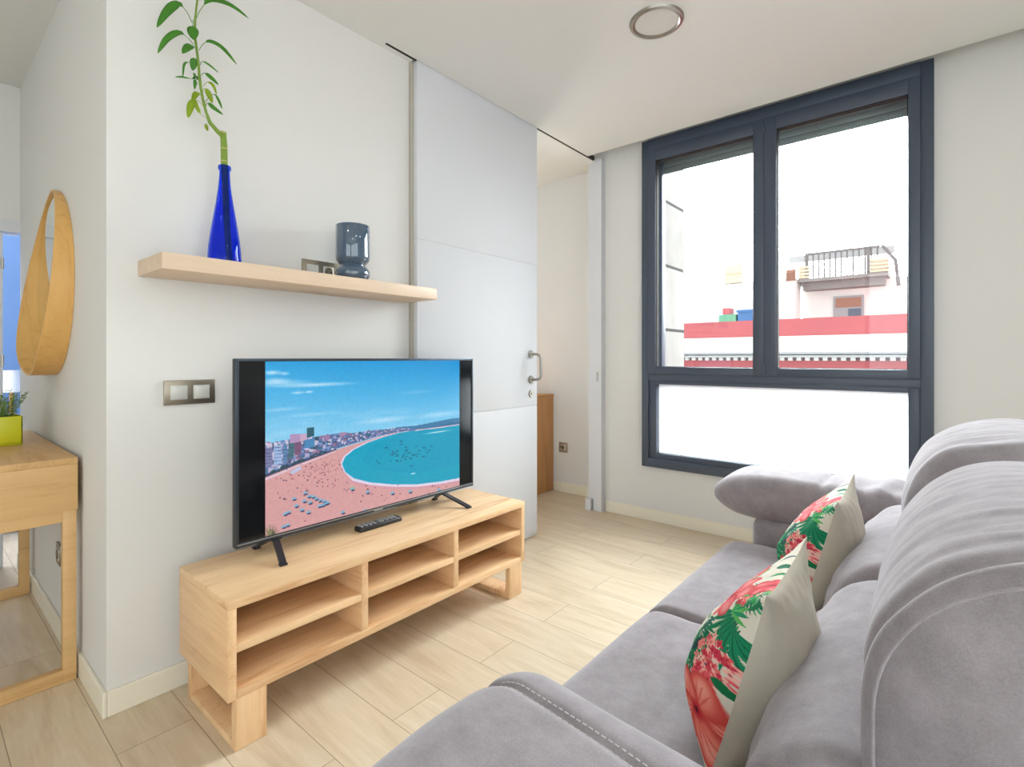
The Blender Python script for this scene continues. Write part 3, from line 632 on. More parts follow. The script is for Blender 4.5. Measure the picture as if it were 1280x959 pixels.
for cy in (880, 812, 724):
    bm = bmesh.new(); p = LP(437 if cy > 800 else 431, cy); lathe(bm, (p.x, p.y, p.z), [(.0100, -.003), (.0118, 0), (.0100, .003)], 14)
    obj('cane_ring', bm, 'node', pl, smooth=True)
stem = [LP(425, 742, .003), LP(395, 710, .006), LP(358, 665, .01), LP(338, 610, .012), LP(320, 540, .014), LP(308, 470, .014), LP(300, 400, .015), LP(295, 330, .015), LP(287, 270, .016), LP(277, 200, .016), LP(279, 100, .018), LP(290, 0, .02), LP(295, -70, .022), LP(290, -130, .025)]
bm = bmesh.new(); tube(bm, stem, [.0065, .007, .006]+[.0042]*4+[.0038]*3+[.003]*4, 10); obj('shoot', bm, 'cane', pl, smooth=True)
def leaf(pts, wid, mat, dx):
    P_ = [Vector(p) for p in pts]
    # resample quadratic through points
    def q(t):
        n = len(P_)-1; s = min(int(t*n), n-1); f = t*n-s
        p0, p1, p2, p3 = P_[max(s-1, 0)], P_[s], P_[s+1], P_[min(s+2, n)]
        return .5*((2*p1)+(-p0+p2)*f+(2*p0-5*p1+4*p2-p3)*f*f+(-p0+3*p1-3*p2+p3)*f**3)
    n = 14; bm = bmesh.new(); rows = []
    for i in range(n+1):
        t = i/n; c = q(t); d = (q(min(t+.02, 1))-q(max(t-.02, 0))).normalized()
        side = d.cross(Vector((.85, -.35, .35))).normalized(); nm = side.cross(d).normalized()
        s0 = .36 if len(P_) > 2 else .10
        w = .0011 if t < s0 else wid*math.sin(PI*min(1, ((t-s0)/(1-s0))**.75))**.8*.5+.0008
        rows.append([bm.verts.new(c+side*w*k+nm*(abs(k)*w*.25)) for k in (-1, -.5, 0, .5, 1)])
    for a, b in zip(rows, rows[1:]):
        for k in range(4): bm.faces.new((a[k], a[k+1], b[k+1], b[k]))
    bmesh.ops.solidify(bm, geom=bm.faces[:], thickness=.0006)
    obj('leaf', bm, mat, pl, smooth='all')
LV = [([(262, 125), (230, 60), (185, 25), (125, 70), (70, 150)], 58), ([(285, 100), (310, 50), (362, 2), (470, 30), (570, 100)], 46), ([(268, 105), (266, 160), (270, 218)], 62),
      ([(270, 245), (238, 205), (190, 180), (125, 215), (75, 290)], 44), ([(300, 275), (322, 240), (362, 228), (430, 265), (505, 352)], 34), ([(285, 275), (268, 250), (240, 262), (210, 292)], 50),
      ([(290, 330), (273, 315), (270, 350), (265, 385)], 40), ([(305, 355), (318, 335), (355, 355), (405, 395)], 14), ([(285, 375), (250, 343), (220, 350), (212, 420)], 12),
      ([(300, 435), (250, 428), (205, 420), (170, 420)], 12), ([(312, 410), (330, 398), (365, 425), (405, 462)], 28), ([(300, 440), (268, 405), (285, 425), (262, 425)], 40),
      ([(318, 500), (332, 482), (355, 520), (372, 562)], 34, 1), ([(322, 470), (345, 448), (375, 465), (396, 515)], 18, 1), ([(328, 560), (375, 515), (402, 540), (425, 592)], 18),
      ([(335, 590), (345, 562), (380, 590), (430, 625)], 30), ([(320, 540), (298, 505), (280, 520), (264, 552)], 34, 1), ([(325, 580), (290, 548), (258, 575), (240, 642)], 44, 1),
      ([(345, 650), (310, 620), (290, 590), (285, 550)], 22, 1), ([(365, 690), (338, 675), (342, 700), (347, 714)], 16, 1), ([(290, 460), (280, 440), (276, 486)], 18),
      ([(288, 10), (270, -30), (230, -60), (190, -20)], 44), ([(292, -30), (320, -80), (380, -90), (450, -30)], 44), ([(290, -130), (285, -200), (300, -290)], 44)]
for i, L in enumerate(LV):
    dx = .016+((i*37) % 11-5)*.004; pts = [LP(x, y, .015+(dx-.015)*k/(len(L[0])-1)*2) for k, (x, y) in enumerate(L[0])]
    leaf(pts, L[1]*.8/4.357*1.74/F, 'leafy' if len(L) > 2 else 'leaf', dx)

vx, vy = -1.85, 1.19
bm = bmesh.new(); prof = [(0, .0), (.048, .001), (.060, .010), (.0685, .026), (.0685, .042), (.060, .058), (.050, .066), (.0485, .070), (.055, .077), (.065, .088), (.0675, .100), (.0675, .226), (.0665, .229), (.064, .230), (.0625, .227), (.0625, .105), (.055, .09), (0, .085)]
lathe(bm, (vx, vy, SZ), prof, 56)
tag(obj('candle_holder', bm, 'smoke', origin=(vx, vy, SZ), smooth=True), 'slate blue glass candle holder with bulbous foot on the floating shelf', 'vase')

# ------------------------------------------------------------------ switches and sockets
def plate(name, label, cat, loc, w, h, wall, items):
    """wall 'X': on the tv wall facing +x; 'Y': on a wall facing -y"""
    t = thing(name, label, cat, loc)
    x, y, z = loc
    def b(nm, mat, a0, a1, z0_, z1_, d0, d1, par, bev=.001, lb=None):
        bm = bmesh.new()
        if wall == 'X': box(bm, x+d0, x+d1, y+a0, y+a1, z+z0_, z+z1_, bev=bev)
        else: box(bm, x+a0, x+a1, y-d1, y-d0, z+z0_, z+z1_, bev=bev)
        return obj(nm, bm, mat, par, smooth=True, label=lb)
    b('cover_plate', 'plate', -w/2, w/2, -h/2, h/2, 0, .009, t, .002)
    for (kind, c) in items:
        if kind == 'switch':
            b('surround', 'key', c-.025, c+.025, -.0235, .0235, .008, .0105, t)
            b('rocker', 'key', c-.0215, c+.0215, -.020, .020, .0105, .0145, t, .002)
        elif kind == 'socket':
            b('surround', 'key', c-.024, c+.024, -.0235, .0235, .008, .0105, t)
            bm = bmesh.new(); ax = 'X' if wall == 'X' else 'Y'; sg = 1 if wall == 'X' else -1
            cc = (x+.0105, y+c, z) if wall == 'X' else (x+c, y-.0105, z)
            lathe(bm, cc, [(.0, .0), (.019, .0), (.020, .002*sg), (.0175, .003*sg), (.0165, -.0*sg+.0008*sg), (0, .0008*sg)], 24, ax); obj('socket_face', bm, 'plate', t, smooth=True)
            for s in (-.0095, .0095): b('pin_hole', 'dark', c+s-.0025, c+s+.0025, -.0025, .0025, .011, .0125, t, .0005)
        else:
            b('connector', 'dark', c-.006, c+.006, -.012, .012, .009, .012, t)
    return t
plate('light_switch', 'double metal-framed light switch on the white wall left of the television', 'light switch', (XW, .634, .984), .155, .082, 'X', [('switch', -.034), ('switch', .034)])
plate('wall_socket', 'metal triple socket plate on the wall half hidden behind the candle holder', 'socket', (XW, 1.145, 1.455), .225, .085, 'X', [('switch', -.07), ('socket', 0), ('socket', .068)])
plate('wall_socket', 'small grey wall socket low on the wall of the next room', 'socket', (-2.395, 3.51, .365), .082, .082, 'Y', [('socket', 0)])
plate('wall_socket', 'small grey wall socket under the oak console table', 'socket', (-2.66, YC, .33), .082, .082, 'Y', [('socket', 0)])

# ------------------------------------------------------------------ ceiling lights
def downlight(x, y, label):
    t = thing('ceiling_light', label, 'ceiling light', (x, y, ZC-.012), group='round recessed ceiling lights')
    bm = bmesh.new(); lathe(bm, (x, y, ZC), [(.090, -.006), (.096, -.011), (.108, -.008), (.112, 0), (.088, 0), (.088, -.006), (.090, -.006)], 56, caps=False); obj('rim', bm, 'nickel', t, smooth=True, label='bronzed metal rim')
    bm = bmesh.new(); lathe(bm, (x, y, ZC), [(0, -.004), (.0905, -.004), (.0905, 0), (0, 0)], 56); obj('diffuser', bm, 'diff', t, smooth=True)
    return t
downlight(-.93, 2.054, 'round recessed ceiling light with bronzed metal rim above the room')

# ------------------------------------------------------------------ left side: console table, mirror, pot, blue room
ct = thing('console_table', 'oak console table with loop legs against the wall under the mirror', 'table', (-2.78, .2, 0))
cx0, cx1, cy0, cy1 = -3.30, -2.272, .0, .392
bx('tabletop', 'tabx', ct, cx0, cx1, cy0, cy1, .738, .76, bev=.0015)
bm = bmesh.new(); box(bm, cx0, cx0+.02, cy0, cy1, .582, .738, bev=.001); box(bm, cx1-.02, cx1, cy0, cy1, .582, .738, bev=.001)
box(bm, cx0+.02, cx1-.02, cy1-.02, cy1, .582, .738, bev=.001); box(bm, cx0+.02, cx1-.02, cy0+.02, cy1-.02, .582, .597, bev=.001)
obj('apron_box', bm, 'tabw', ct, smooth=True)
dw = bx('drawer', 'tabx', ct, cx0+.022, cx1-.022, cy0, cy0+.018, .586, .735, bev=.001)
for xa in (cx1-.034, cx0+.004):
    bm = bmesh.new(); w = .03; t = .036; ya, yb = cy0+.01, cy1-.003
    box(bm, xa, xa+w, yb-t, yb, 0.001, .582, bev=.001); box(bm, xa, xa+w, ya, ya+t, 0.001, .582, bev=.001)
    box(bm, xa, xa+w, ya+t, yb-t, 0.001, .045, bev=.001); box(bm, xa, xa+w, ya+t, yb-t, .545, .582, bev=.001)
    obj('leg', bm, 'tabw', ct, smooth=True)
mr = thing('wall_mirror', 'round wall mirror in a deep bent ochre wooden hoop above the console', 'mirror', (-2.78, YC, 1.40))
bm = bmesh.new(); n = 96; R0 = .372; rings = []
for k in range(n):
    a = 2*PI*k/n; zc = math.sin(a)
    d = .057-.042*zc+.006*math.cos(a)+.013*zc*math.cos(a)-.02*max(0, -zc)**6
    def pt(r, y): return bm.verts.new((-2.78+r*math.cos(a), y, 1.402+r*math.sin(a)))
    fl = 1+.03*(1-zc)*.0
    rings.append([pt(R0, YC-.001), pt(R0, YC-.001-d*.5), pt(R0, YC-.001-d), pt(R0-.009, YC-.001-d), pt(R0-.009, YC-.001-d*.5), pt(R0-.009, YC-.001)])
for k in range(n):
    a, b = rings[k], rings[(k+1) % n]
    for i in range(6): bm.faces.new((a[i], a[(i+1) % 6], b[(i+1) % 6], b[i]))
obj('hoop_frame', bm, 'hoop', mr, smooth=True)
bm = bmesh.new(); lathe(bm, (-2.78, YC-.006, 1.402), [(0, 0), (R0-.01, 0), (R0-.01, .005), (0, .005)], 96, 'Y'); obj('mirror_glass', bm, 'mirror', mr, smooth=True)

pt = thing('flower_pot', 'square lime yellow pot on the console table', 'flower pot', (-2.825, .247, .76))
bm = bmesh.new(); px0, px1, q0, q1 = -2.887, -2.763, .187, .309
box(bm, px0, px1, q0, q1, .7605, .772, bev=.003)
for d in ((px0, px0+.006, q0, q1), (px1-.006, px1, q0, q1), (px0, px1, q0, q0+.006), (px0, px1, q1-.006, q1)): box(bm, *d, .765, .873, bev=.002)
obj('pot_body', bm, 'yellow', pt, smooth=True)
bx('soil', 'soil', pt, px0+.006, px1-.006, q0+.006, q1-.006, .85, .862)
sb = thing('boxwood_plant', 'small bushy green plant growing in the lime yellow pot', 'plant', (-2.825, .247, .862))
bm = bmesh.new(); r2 = random.Random(3); bs = bmesh.new()
for s in range(60):
    a = r2.uniform(0, 2*PI); rr = r2.uniform(.0, .04); p = Vector((-2.825+rr*math.cos(a), .247+rr*math.sin(a), .86)); d = Vector((math.cos(a)*r2.uniform(.1, .75), math.sin(a)*r2.uniform(.1, .75), 1)).normalized()
    L_ = r2.uniform(.06, .135); pts = [p+d*L_*k/4 for k in range(5)]; tube(bs, pts, .0009, 5)
    for k in range(10):
        c = p+d*L_*(k+1.5)/11.5; da = r2.uniform(0, 2*PI); o = Vector((math.cos(da), math.sin(da), r2.uniform(0, .6))).normalized(); si = o.cross(d).normalized(); l = r2.uniform(.009, .014); w = l*.38
        v = [bm.verts.new(c), bm.verts.new(c+o*l*.5+si*w), bm.verts.new(c+o*l), bm.verts.new(c+o*l*.5-si*w)]; bm.faces.new(v)
obj('twigs', bs, 'cane', sb); obj('foliage', bm, 'leafd', sb)
# blue room beyond
dl = struct('door_2', 'white', [(-3.80, -3.755, -.60, .345, .01, 1.755)], 'white door leaf edge at the doorway to the blue room', bev=.002)
bm = bmesh.new()
for z in (1.10+.185*2.66, 1.105-.02): tube(bm, [(-3.748, .343, z-.03), (-3.748, .343, z+.03)], .006, 8)
obj('hinge', bm, 'steel', dl, smooth=True)
XN = -4.62
ns = thing('bedside_table', 'small white bedside table in the blue room', 'table', (XN, .32, 0))
bx('tabletop', 'white', ns, XN-.18, XN+.18, .08, .58, .60, .62, bev=.002); bx('cabinet_body', 'white', ns, XN-.17, XN+.17, .09, .57, .1, .60, bev=.002)
for a in (-.15, .13):
    for b in (.11, .53): bx('leg', 'oakz', ns, XN+a, XN+a+.025, b, b+.025, 0.001, .1)
lp = thing('table_lamp', 'white cone-shaded table lamp in the blue room', 'lamp', (XN, .465, .62))
ly = .465
bm = bmesh.new(); lathe(bm, (XN, ly, .62), [(0, .0005), (.05, .0005), (.05, .02), (.02, .03), (.012, .05), (.012, .26), (.02, .27), (.012, .29), (0, .29)], 28); obj('lamp_base', bm, 'cabw', lp, smooth=True, label='turned wooden base')
bm = bmesh.new(); lathe(bm, (XN, ly, .62), [(.072, .26), (.045, .40), (.043, .40), (.070, .26), (.072, .26)], 36, caps=False); obj('lamp_shade', bm, 'shade', lp, smooth=True)
# wooden cabinet in the next room
cb = thing('wooden_cabinet', 'oak cabinet end seen past the sliding door in the next room', 'cabinet', (-2.9, 3.15, 0))
bx('cabinet_body', 'cabw', cb, -3.3, -2.494, 2.80, 3.505, .001, .778, bev=.002); bx('cabinet_top', 'cabw', cb, -3.3, -2.49, 2.798, 3.508, .778, .80, bev=.002)

# ------------------------------------------------------------------ sofa
SF = [0]
def softmesh(c, h, r, n=(20, 20, 20), fn=None):
    """rounded box: centre c, half sizes h, corner radii r per axis; fn(world point, unit normal-ish)->point"""
    cells = {}; bm = bmesh.new(); c = Vector(c)
    def vert(i, j, k):
        key = (i, j, k)
        if key in cells: return cells[key]
        s = []
        for a, m_ in zip((i, j, k), n):
            t = 2*a/m_-1; s.append(math.sin(t*PI/2)*.45+t*.55)
        p = [s[a]*h[a] for a in range(3)]; q = [max(-(h[a]-r[a]), min(h[a]-r[a], p[a])) for a in range(3)]
        d = [(p[a]-q[a])/r[a] for a in range(3)]; L = math.sqrt(sum(x*x for x in d)) or 1; m2 = max(abs(x) for x in d)
        # keep the point on the rounded surface
        f = 1/L if L > 1e-6 else 1
        d = [x*f for x in d]
        w = Vector([q[a]+r[a]*d[a] for a in range(3)]); nn = Vector(d)
        u = Vector((w[0]/h[0], w[1]/h[1], w[2]/h[2]))
        P3 = c+w
        if fn: P3 = fn(P3, nn, u)
        cells[key] = bm.verts.new(P3); return cells[key]
    for ax in range(3):
        a1, a2 = [(1, 2), (2, 0), (0, 1)][ax]
        for e in (0, n[ax]):
            for i in range(n[a1]):
                for k in range(n[a2]):
                    ids = []
                    for (di, dk) in ((0, 0), (1, 0), (1, 1), (0, 1)):
                        v = [0, 0, 0]; v[ax] = e; v[a1] = i+di; v[a2] = k+dk; ids.append(vert(*v))
                    try: bm.faces.new(ids)
                    except ValueError: pass
    return bm
def wr(p, amp, sc, seed=0):
    return amp*noise.noise(Vector((p.x*sc[0]+seed, p.y*sc[1]+seed*.7, p.z*sc[2])))
sofa = thing('sofa', 'grey velvet two-seat sofa facing the television', 'sofa', (-.2, 1.25, 0))
YS = [.61, 1.27, 1.93]; XF = -.60
# plinth
bm = softmesh((-.16, 1.27, .19), (.40, .66, .125), (.03, .03, .03), (10, 16, 6)); obj('base', bm, 'sofa', sofa, smooth='all')
for (x, y) in ((-.5, .68), (-.5, 1.86), (.15, .68), (.15, 1.86)):
    bm = bmesh.new(); lathe(bm, (x, y, 0), [(0, .001), (.018, .001), (.025, .07), (0, .07)], 16); obj('leg', bm, 'dark', sofa, smooth=True)
# seats
for i in range(2):
    y0, y1 = YS[i]+.002, YS[i+1]-.002
    def fn(p, nn, u, i=i):
        top = max(0, nn.z)
        p.z += top*(.012*(1-u.x**2)*(1-u.y**4))
        p.z += top*wr(p, .004, (14, 5, 3), 3+i)+top*wr(p, .0025, (30, 9, 3), 9+i)
        fr = max(0, -nn.x); p.x -= fr*.012*(1-u.z**2)
        # cross seam a third back
        s = abs(p.x-(-.40)-.01*math.sin(p.y*9)); p.z -= top*.006*math.exp(-(s/.007)**2)
        return p
    bm = softmesh((-.26, (y0+y1)/2, .36), (.345, (y1-y0)/2, .092), (.055, .022, .055), (70, 50, 16), fn)
    obj('seat_cushion', bm, 'sofa', sofa, smooth='all')
# lumbar cushions (lower part of the back)
def fold(p, seed, amp=.006):
    q = Vector((p.x*5+seed, p.y*6, p.z*16+p.x*8)); a = noise.noise(q); q2 = Vector((p.x*9, p.y*11+seed, p.z*34)); return amp*(a+.5*noise.noise(q2)-.4*abs(noise.noise(q*1.7)))
for i in range(2):
    y0, y1 = YS[i]-.0, YS[i+1]-.006
    def fn(p, nn, u, i=i):
        f = max(0, -nn.x)
        p.x += f*(-.03*(1-u.y**4)*(1-(u.z+.1)**2)) - f*fold(p, 5+i, .012)
        p.x += .14*(p.z-.50)*.9      # leans back
        return p
    bm = softmesh((-.065, (y0+y1)/2, .52), (.125, (y1-y0)/2, .155), (.09, .06, .10), (24, 60, 40), fn)
    obj('back_cushion', bm, 'sofa', sofa, smooth='all')
# headrests
HB = []
for i in range(2):
    y0, y1 = (.585, 1.262) if i == 0 else (1.285, 1.925)
    def fn(p, nn, u, i=i):
        e = 1-abs(u.y)**6
        rad = Vector((nn.x, 0, max(nn.z, 0)))
        a = math.atan2(p.z-.76, p.x-.108)
        w = noise.noise(Vector((a*1.3+i*7, p.y*24, 0)))*.0024+noise.noise(Vector((a*2.6, p.y*55+i*5, 3)))*.0022
        if i == 1: w += .013*noise.noise(Vector((a*1.6, p.y*13, 8)))*math.exp(-((p.y-1.36)/.10)**2)
        w -= .009*math.exp(-((p.y-(y0+.085)-.02*math.sin(a*2))/.012)**2)*(i == 0)
        w += .010*(1-u.y**2)
        p += rad*w*e
        endn = -nn.y if nn.y < 0 else 0
        p.y -= endn*(.010*(1-min(1, u.x**2+u.z**2*.5))+noise.noise(p*9)*.006)
        if i == 1: p.z += .012*noise.noise(Vector((p.x*9, p.y*3, 1)))*max(0, nn.z)
        return p
    bm = softmesh((.108, (y0+y1)/2, .730 if i == 0 else .742), (.172, (y1-y0)/2, .195), (.168, .055 if i == 0 else .10, .17), (44, 90, 40), fn)
    HB.append(obj('headrest', bm, 'sofa', sofa, smooth='all'))
bm = bmesh.new(); cxh = .108; rp = .160
pts = [(cxh-rp, .603, .60), (cxh-rp, .601, .68)]+[(cxh+rp*math.cos(PI*(1-k/29)),   .597, .760+rp*math.sin(PI*(1-k/29))) for k in range(30)]+[(cxh+rp, .601, .62)]
tube(bm, pts, .0016, 8); obj('piping', bm, 'sofa', HB[0], smooth='all')
# back shell
bm = softmesh((.16, 1.257, .37), (.10, .66, .33), (.05, .05, .05), (10, 40, 24)); obj('back_shell', bm, 'sofa', sofa, smooth='all')
# arms: base + pillow top
def arm(y0, y1, xf, xfb, side, seed):
    bm = softmesh(((xfb+.22)/2, (y0+y1)/2, .29), ((.22-xfb)/2, (y1-y0)/2-.015, .245), (.05, .04, .04), (40, 16, 30)); a = obj('arm_base', bm, 'sofa', sofa, smooth='all')
    yc = (y0+y1)/2
    def fn(p, nn, u):
        tt_ = (p.x-xf)/(.22-xf)
        nose = max(0, 1-(p.x-xf)/.22)
        up = max(0, nn.z); dn = max(0, -nn.z)
        p.z -= up*.026*nose**2.0; p.z += dn*.030*nose**2.0
        p.z += up*(.012*(1-u.y**2))
        # wrinkles towards the back
        k = max(0, min(1, (p.x+.30)/.12))
        wv = math.sin(p.x*62+p.z*22*side+2.5*noise.noise(p*5))*.008*k*(1 if nn.y*side < .2 else 1)
        p += Vector((0, nn.y, nn.z))*wv
        # seam across
        s = abs(p.x+.315); p += Vector((0, -nn.y, -nn.z))*.010*math.exp(-(s/.012)**2)
        p += nn*noise.noise(p*7+Vector((seed, 0, 0)))*.004
        return p
    bm = softmesh(((xf+.22)/2, yc, .592), ((.22-xf)/2, (y1-y0)/2, .078), (.10, .075, .074), (110, 40, 24), fn)
    return obj('arm_pillow', bm, 'sofa', sofa, smooth='all')
arm(1.935, 2.28, -.672, -.53, -1, 1)
def arm_near():
    y0, y1, xf = .235, .605, -.505
    bm = softmesh((-.12, .42, .28), (.33, .16, .23), (.05, .04, .04), (40, 16, 30)); obj('arm_base', bm, 'sofa', sofa, smooth='all')
    def fn(p, nn, u):
        nose = max(0, 1-(p.x-xf)/.26); up = max(0, nn.z); dn = max(0, -nn.z)
        p.z -= up*.018*nose**2; p.z += dn*.02*nose**2
        p.z += up*.012*(1-u.y**2); p.z -= up*.15*max(0, p.x+.42)
        s = abs(p.y-.512); p -= nn*.0075*math.exp(-(s/.009)**2)*max(0, nn.z*1.0 if nn.z > 0 else 0)
        s2 = s
        p -= Vector((nn.x, 0, 0))*(-1)*0
        if nn.x < 0: p += Vector((-nn.x, 0, 0))*.012*math.exp(-(s/.012)**2)
        p += nn*noise.noise(p*6)*.004
        return p
    bm = softmesh((-.1425, .42, .597), (.3625, .185, .082), (.085, .07, .078), (90, 110, 24), fn)
    a = obj('arm_pillow', bm, 'sofa', sofa, smooth='all')
    a.data.update()
    from mathutils.bvhtree import BVHTree
    bmx = bmesh.new(); bmx.from_mesh(a.data); og = ORG[a.name]
    bv = BVHTree.FromBMesh(bmx)
    for off in (-.0075, .0075):
        bm = bmesh.new(); x = -.455
        while x < .1:
            pts = []
            for k in range(3):
                hit = bv.ray_cast(Vector((x+k*.0028, .512+off, 1.2))-og, Vector((0, 0, -1)))
                if hit[0] is not None: pts.append(hit[0]+og+Vector((0, 0, .0004)))
            if len(pts) == 3: tube(bm, pts, .0008, 6)
            x += .0085
        obj('stitching', bm, 'stitch', a, smooth='all', label='row of light stitches')
    bmx.free()
arm_near()

# ------------------------------------------------------------------ scatter cushions
def floral(w=300, h=300):
    c = Canvas(w, h, -1, 1, -1, 1, (228, 222, 206)); r = random.Random(11)
    def leafp(x, y, L, W, ang, col, a=1.0):
        n = 12; p = []
        for k in range(n+1): t = k/n; p.append((t*L, W*math.sin(PI*t)**.8))
        for k in range(n, -1, -1): t = k/n; p.append((t*L, -W*math.sin(PI*t)**.8))
        ca, sa = math.cos(ang), math.sin(ang); c.poly([(x+a_*ca-b_*sa, y+a_*sa+b_*ca) for a_, b_ in p], col, a)
    def palm(x, y, L, ang, n=11, col=(30, 140, 92)):
        ca, sa = math.cos(ang), math.sin(ang)
        for k in range(n):
            t = .12+.88*k/n; bx0, by0 = x+ca*L*t, y+sa*L*t; l = L*.62*(1-.55*abs(t-.35))
            for s in (-1, 1): leafp(bx0, by0, l, .024, ang+s*(.95-.35*t), r.choice([col, (22, 112, 80), (60, 168, 110)]))
        leafp(x, y, L*1.1, .014, ang, (20, 90, 60))
    def hib(x, y, R, a0=0, col=(238, 120, 108)):
        for k in range(5):
            a = a0+2*PI*k/5; cx, cy = x+math.cos(a)*R*.52, y+math.sin(a)*R*.52
            c.ell(cx, cy, R*.56, R*.46, (214, 70, 66), a, 1, .12); c.ell(cx, cy, R*.53, R*.42, col, a, 1, .5)
            c.ell(cx+math.cos(a)*R*.15, cy+math.sin(a)*R*.15, R*.34, R*.26, (250, 178, 160), a, .75, .9)
            for s in (-.25, 0, .25): leafp(x, y, R*.8, .008, a+s, (222, 80, 78), .6)
        c.ell(x, y, R*.24, R*.24, (196, 34, 52), 0, .95, .7); c.ell(x, y, R*.08, R*.08, (80, 14, 34), 0, 1, .5)
    def cluster(x, y, R, n=60):
        for k in range(n):
            a = r.uniform(0, 2*PI); q = R*math.sqrt(r.random()); X_, Y_ = x+math.cos(a)*q, y+math.sin(a)*q; col = r.choice([(236, 96, 104), (246, 150, 142), (214, 58, 80), (250, 190, 176)])
            for m_ in range(4): b = m_*PI/2+a; c.ell(X_+math.cos(b)*.026, Y_+math.sin(b)*.026, .030, .019, col, b, 1, .3)
            c.ell(X_, Y_, .012, .012, (170, 30, 50), 0, 1, .5)
    for (x, y, L, a) in ((-.9, .3, .8, .3), (-.3, .1, .7, 2.2), (-.6, -.9, .7, 1.0), (-.2, -.6, .7, 2.6), (.1, -.9, .6, .9)): palm(x, y, L, a)
    for k in range(30): leafp(r.uniform(-1, .9), r.uniform(-1, 1), r.uniform(.15, .3), r.uniform(.03, .06), r.uniform(0, 6.3), r.choice([(60, 150, 90), (120, 180, 80), (24, 110, 80), (20, 70, 90)]))
    for (x, y, L, a) in ((.15, .15, .6, -.5), (.3, -.7, .6, 1.4), (.9, -.5, .5, 2.6), (.2, .8, .7, .2), (.95, .15, .4, 2.2)): palm(x, y, L, a, 9, (20, 120, 84))
    # big striped palm fan near the upper side edge
    for k in range(11):
        a = -2.55+k*.24; leafp(.70+.02*k, .56-.012*k, .58-.018*abs(k-4), .036, a, (26, 140, 96)); leafp(.70+.02*k, .56-.012*k, .5, .007, a, (12, 96, 70))
    for k in range(7): leafp(.60, .52, .36, .03, .1+k*.3, (34, 150, 104) if k % 2 else (90, 186, 96))
    for (x, y, L, W, a, cc) in ((.80, .95, .3, .05, 2.4, (110, 190, 90)), (.55, .9, .34, .05, -.3, (40, 160, 90)), (.98, .9, .25, .04, -2.2, (30, 130, 86)), (.40, -.3, .35, .06, 1.0, (12, 74, 72)), (.35, -.05, .3, .06, 1.3, (16, 90, 84)), (.80, -.92, .3, .04, 2.3, (60, 160, 80))): leafp(x, y, L, W, a, cc)
    cluster(.80, -.02, .24, 62); cluster(.80, -.22, .13, 20); cluster(-.45, -.62, .24, 45); cluster(.55, .80, .16, 18)
    leafp(.88, -.18, .16, .05, .35, (20, 120, 74)); leafp(.70, -.42, .26, .035, -1.1, (70, 170, 80)); leafp(.72, -.44, .2, .03, -2.0, (40, 150, 80))
    hib(.86, -.58, .34, .3, (244, 138, 120)); hib(.20, .50, .34, .9, (238, 120, 136)); hib(-.35, .45, .34, .9, (238, 110, 130)); hib(.45, .98, .22, 1.4, (240, 96, 120)); hib(-.8, -.1, .26, .1)
    return c
FL = floral()
M['floral'] = attrmat('floral print', 0, .9)
def pillow(label, base, half, thick, lean, turn, roll, flip=False, seed=0):
    """base: world position of the middle of the bottom edge"""
    t = thing('scatter_cushion', label, 'cushion', base, group='floral scatter cushions on the sofa')
    # local frame: e1 along the bottom edge, e2 up the cushion, e3 = front normal
    e1 = Vector((0, -1, 0)); e3 = Vector((-1, 0, 0)); e2 = Vector((0, 0, 1))
    R_ = Matrix.Rotation(turn, 3, 'Z') @ Matrix.Rotation(lean, 3, Vector((0, 1, 0))) @ Matrix.Rotation(roll, 3, Vector((1, 0, 0)))
    e1, e2, e3 = R_ @ e1, R_ @ e2, R_ @ e3
    for side, nm, mt in ((1, 'front_panel', 'floral'), (-1, 'back_panel', 'cream')):
        n = 300 if side > 0 else 90
        a = np.linspace(-1, 1, n); Aa, Bb = np.meshgrid(a, a)
        # pinched sides, pointed corners
        px_ = Aa*(1-.13*(1-np.abs(Bb)**2.6)); pz_ = Bb*(1-.13*(1-np.abs(Aa)**2.6))
        th = (np.clip(1-np.abs(Aa)**2.4, 0, 1)**.62)*(np.clip(1-np.abs(Bb)**2.4, 0, 1)**.62)
        wob = np.vectorize(lambda x, y: noise.noise(Vector((x*2.2+seed, y*2.2, side))))(Aa[::1, ::1], Bb)*.10
        edge = np.vectorize(lambda x, y: noise.noise(Vector((x*7+seed, y*7, side*2))))(Aa, Bb)*.035
        th = th*((1-.52*Bb) if side > 0 else .95*(1-.5*Bb))*(1+wob)+th*(1-th)*edge*3
        E1, E2, E3 = np.array(e1), np.array(e2), np.array(e3)
        P_ = np.array(base)+px_[..., None]*half*E1+((pz_+.92)*half)[..., None]*E2+(side*th*thick)[..., None]*E3
        P_[..., 2] = np.maximum(P_[..., 2], base[2]-.004)
        C_ = None
        if side > 0:
            C_ = FL.C[::-1] if False else FL.C
        o = color_mesh(nm, P_, C_, M[mt], t, smooth=True, label='side printed with pink flowers and green palm leaves' if side > 0 else 'plain cream linen back')
PILL = [('cream cushion with tropical flowers on the sofa seat nearest the camera', (-.277, .955, .462), .161, .094, math.radians(15), math.radians(1), math.radians(0), 1),
        ('cream cushion with tropical flowers at the far end by the window-side armrest', (-.277, 1.62, .462), .163, .094, math.radians(15), math.radians(1), math.radians(3), 4)]
for l, b_, h_, t_, ln, tu, ro, sd in PILL: pillow(l, b_, h_, t_, ln, tu, ro, seed=sd)

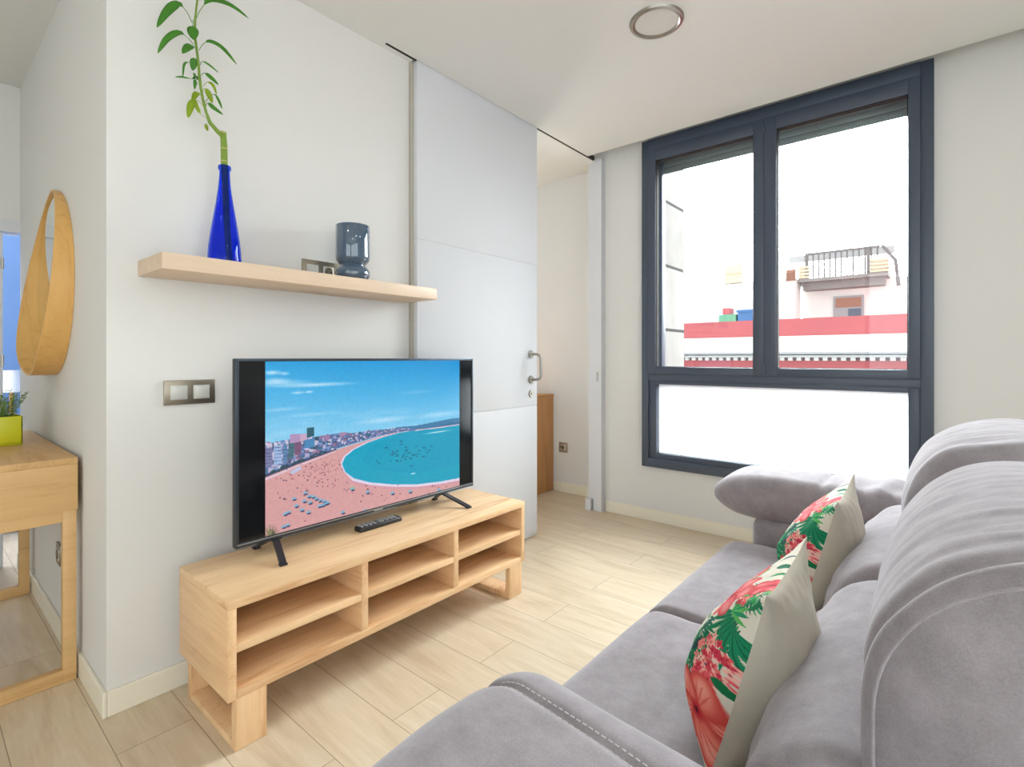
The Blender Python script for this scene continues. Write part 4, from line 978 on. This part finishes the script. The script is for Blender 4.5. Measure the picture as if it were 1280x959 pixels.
# ------------------------------------------------------------------ light, world, camera
WLO, WHI, FILL = 2.8, 32.0, 1.5   # thin bright overcast, brightest in front of the window
w = bpy.data.worlds.new('World'); S.world = w; w.use_nodes = True; nt = w.node_tree
bg = nt.nodes['Background']; bg.inputs['Strength'].default_value = 3.6
tc = nt.nodes.new('ShaderNodeTexCoord'); sp = nt.nodes.new('ShaderNodeSeparateXYZ'); cr = nt.nodes.new('ShaderNodeValToRGB')
nt.links.new(tc.outputs['Generated'], sp.inputs[0]); nt.links.new(sp.outputs['Z'], cr.inputs[0]); nt.links.new(cr.outputs[0], bg.inputs[0])
dt = N(nt, 'ShaderNodeVectorMath', operation='DOT_PRODUCT'); dt.inputs[1].default_value = (-.48, .74, .47); nt.links.new(tc.outputs['Generated'], dt.inputs[0])
mrw = N(nt, 'ShaderNodeMapRange', interpolation_type='SMOOTHSTEP'); mrw.inputs['From Min'].default_value = .2; mrw.inputs['From Max'].default_value = 1.0
mrw.inputs['To Min'].default_value = WLO; mrw.inputs['To Max'].default_value = WHI; nt.links.new(dt.outputs['Value'], mrw.inputs['Value']); nt.links.new(mrw.outputs[0], bg.inputs['Strength'])
cr.color_ramp.elements[0].position = 0; cr.color_ramp.elements[0].color = (.93, .97, 1, 1); cr.color_ramp.elements[1].position = 1; cr.color_ramp.elements[1].color = (.92, .965, 1, 1)
def lamp(x, y):  # weak fill lamps added out of view
    downlight(x, y, 'added fill light shaped as a ceiling light out of view')
    L = bpy.data.lights.new('fill_lamp', 'AREA'); L.shape = 'DISK'; L.size = .175; L.energy = FILL; L.color = (1, .96, .90)
    o = bpy.data.objects.new('fill_lamp', L); COL.objects.link(o); o.location = (x, y, ZC-.014)
for x, y in ((-.93, -.7), (.85, -.7), (.85, 2.054), (.85, .7), (-2.6, -.9)): lamp(x, y)
def portal(loc, rot, sx, sy):
    L = bpy.data.lights.new('sky_portal', 'AREA'); L.shape = 'RECTANGLE'; L.size = sx; L.size_y = sy; L.cycles.is_portal = True
    o = bpy.data.objects.new('sky_portal', L); COL.objects.link(o); o.location = loc; o.rotation_euler = rot
portal(((WX0+WX1)/2, 3.39, 1.47), (math.radians(-90), 0, 0), 1.5, 2.2)
for a, b in BACK_FILL: portal(((a+b)/2, YB-.12, 1.2), (math.radians(90), 0, 0), b-a, 2.4)
portal((XR+.12, -.6, 1.2), (math.radians(90), 0, math.radians(90)), 3.6, 2.4)
portal((-3.95, 3.62, 1.55), (math.radians(-90), 0, 0), 1.9, 1.7)
portal((-4.5, -1.9, 1.3), (math.radians(90), 0, 0), 1.5, 2.5)

cam = bpy.data.cameras.new('Camera'); co = bpy.data.objects.new('Camera', cam); COL.objects.link(co)
co.location = (0, 0, CAMZ); co.rotation_euler = (math.radians(90), 0, YAW)
cam.sensor_width = 36; cam.lens = F/1280*36; cam.shift_y = -(479.5-HZ)/1280; cam.clip_start = .02
S.camera = co
S.view_settings.view_transform = 'Standard'; S.view_settings.look = 'None'; S.view_settings.gamma = 1; S.view_settings.use_curve_mapping = False
S.view_settings.exposure = 0.17
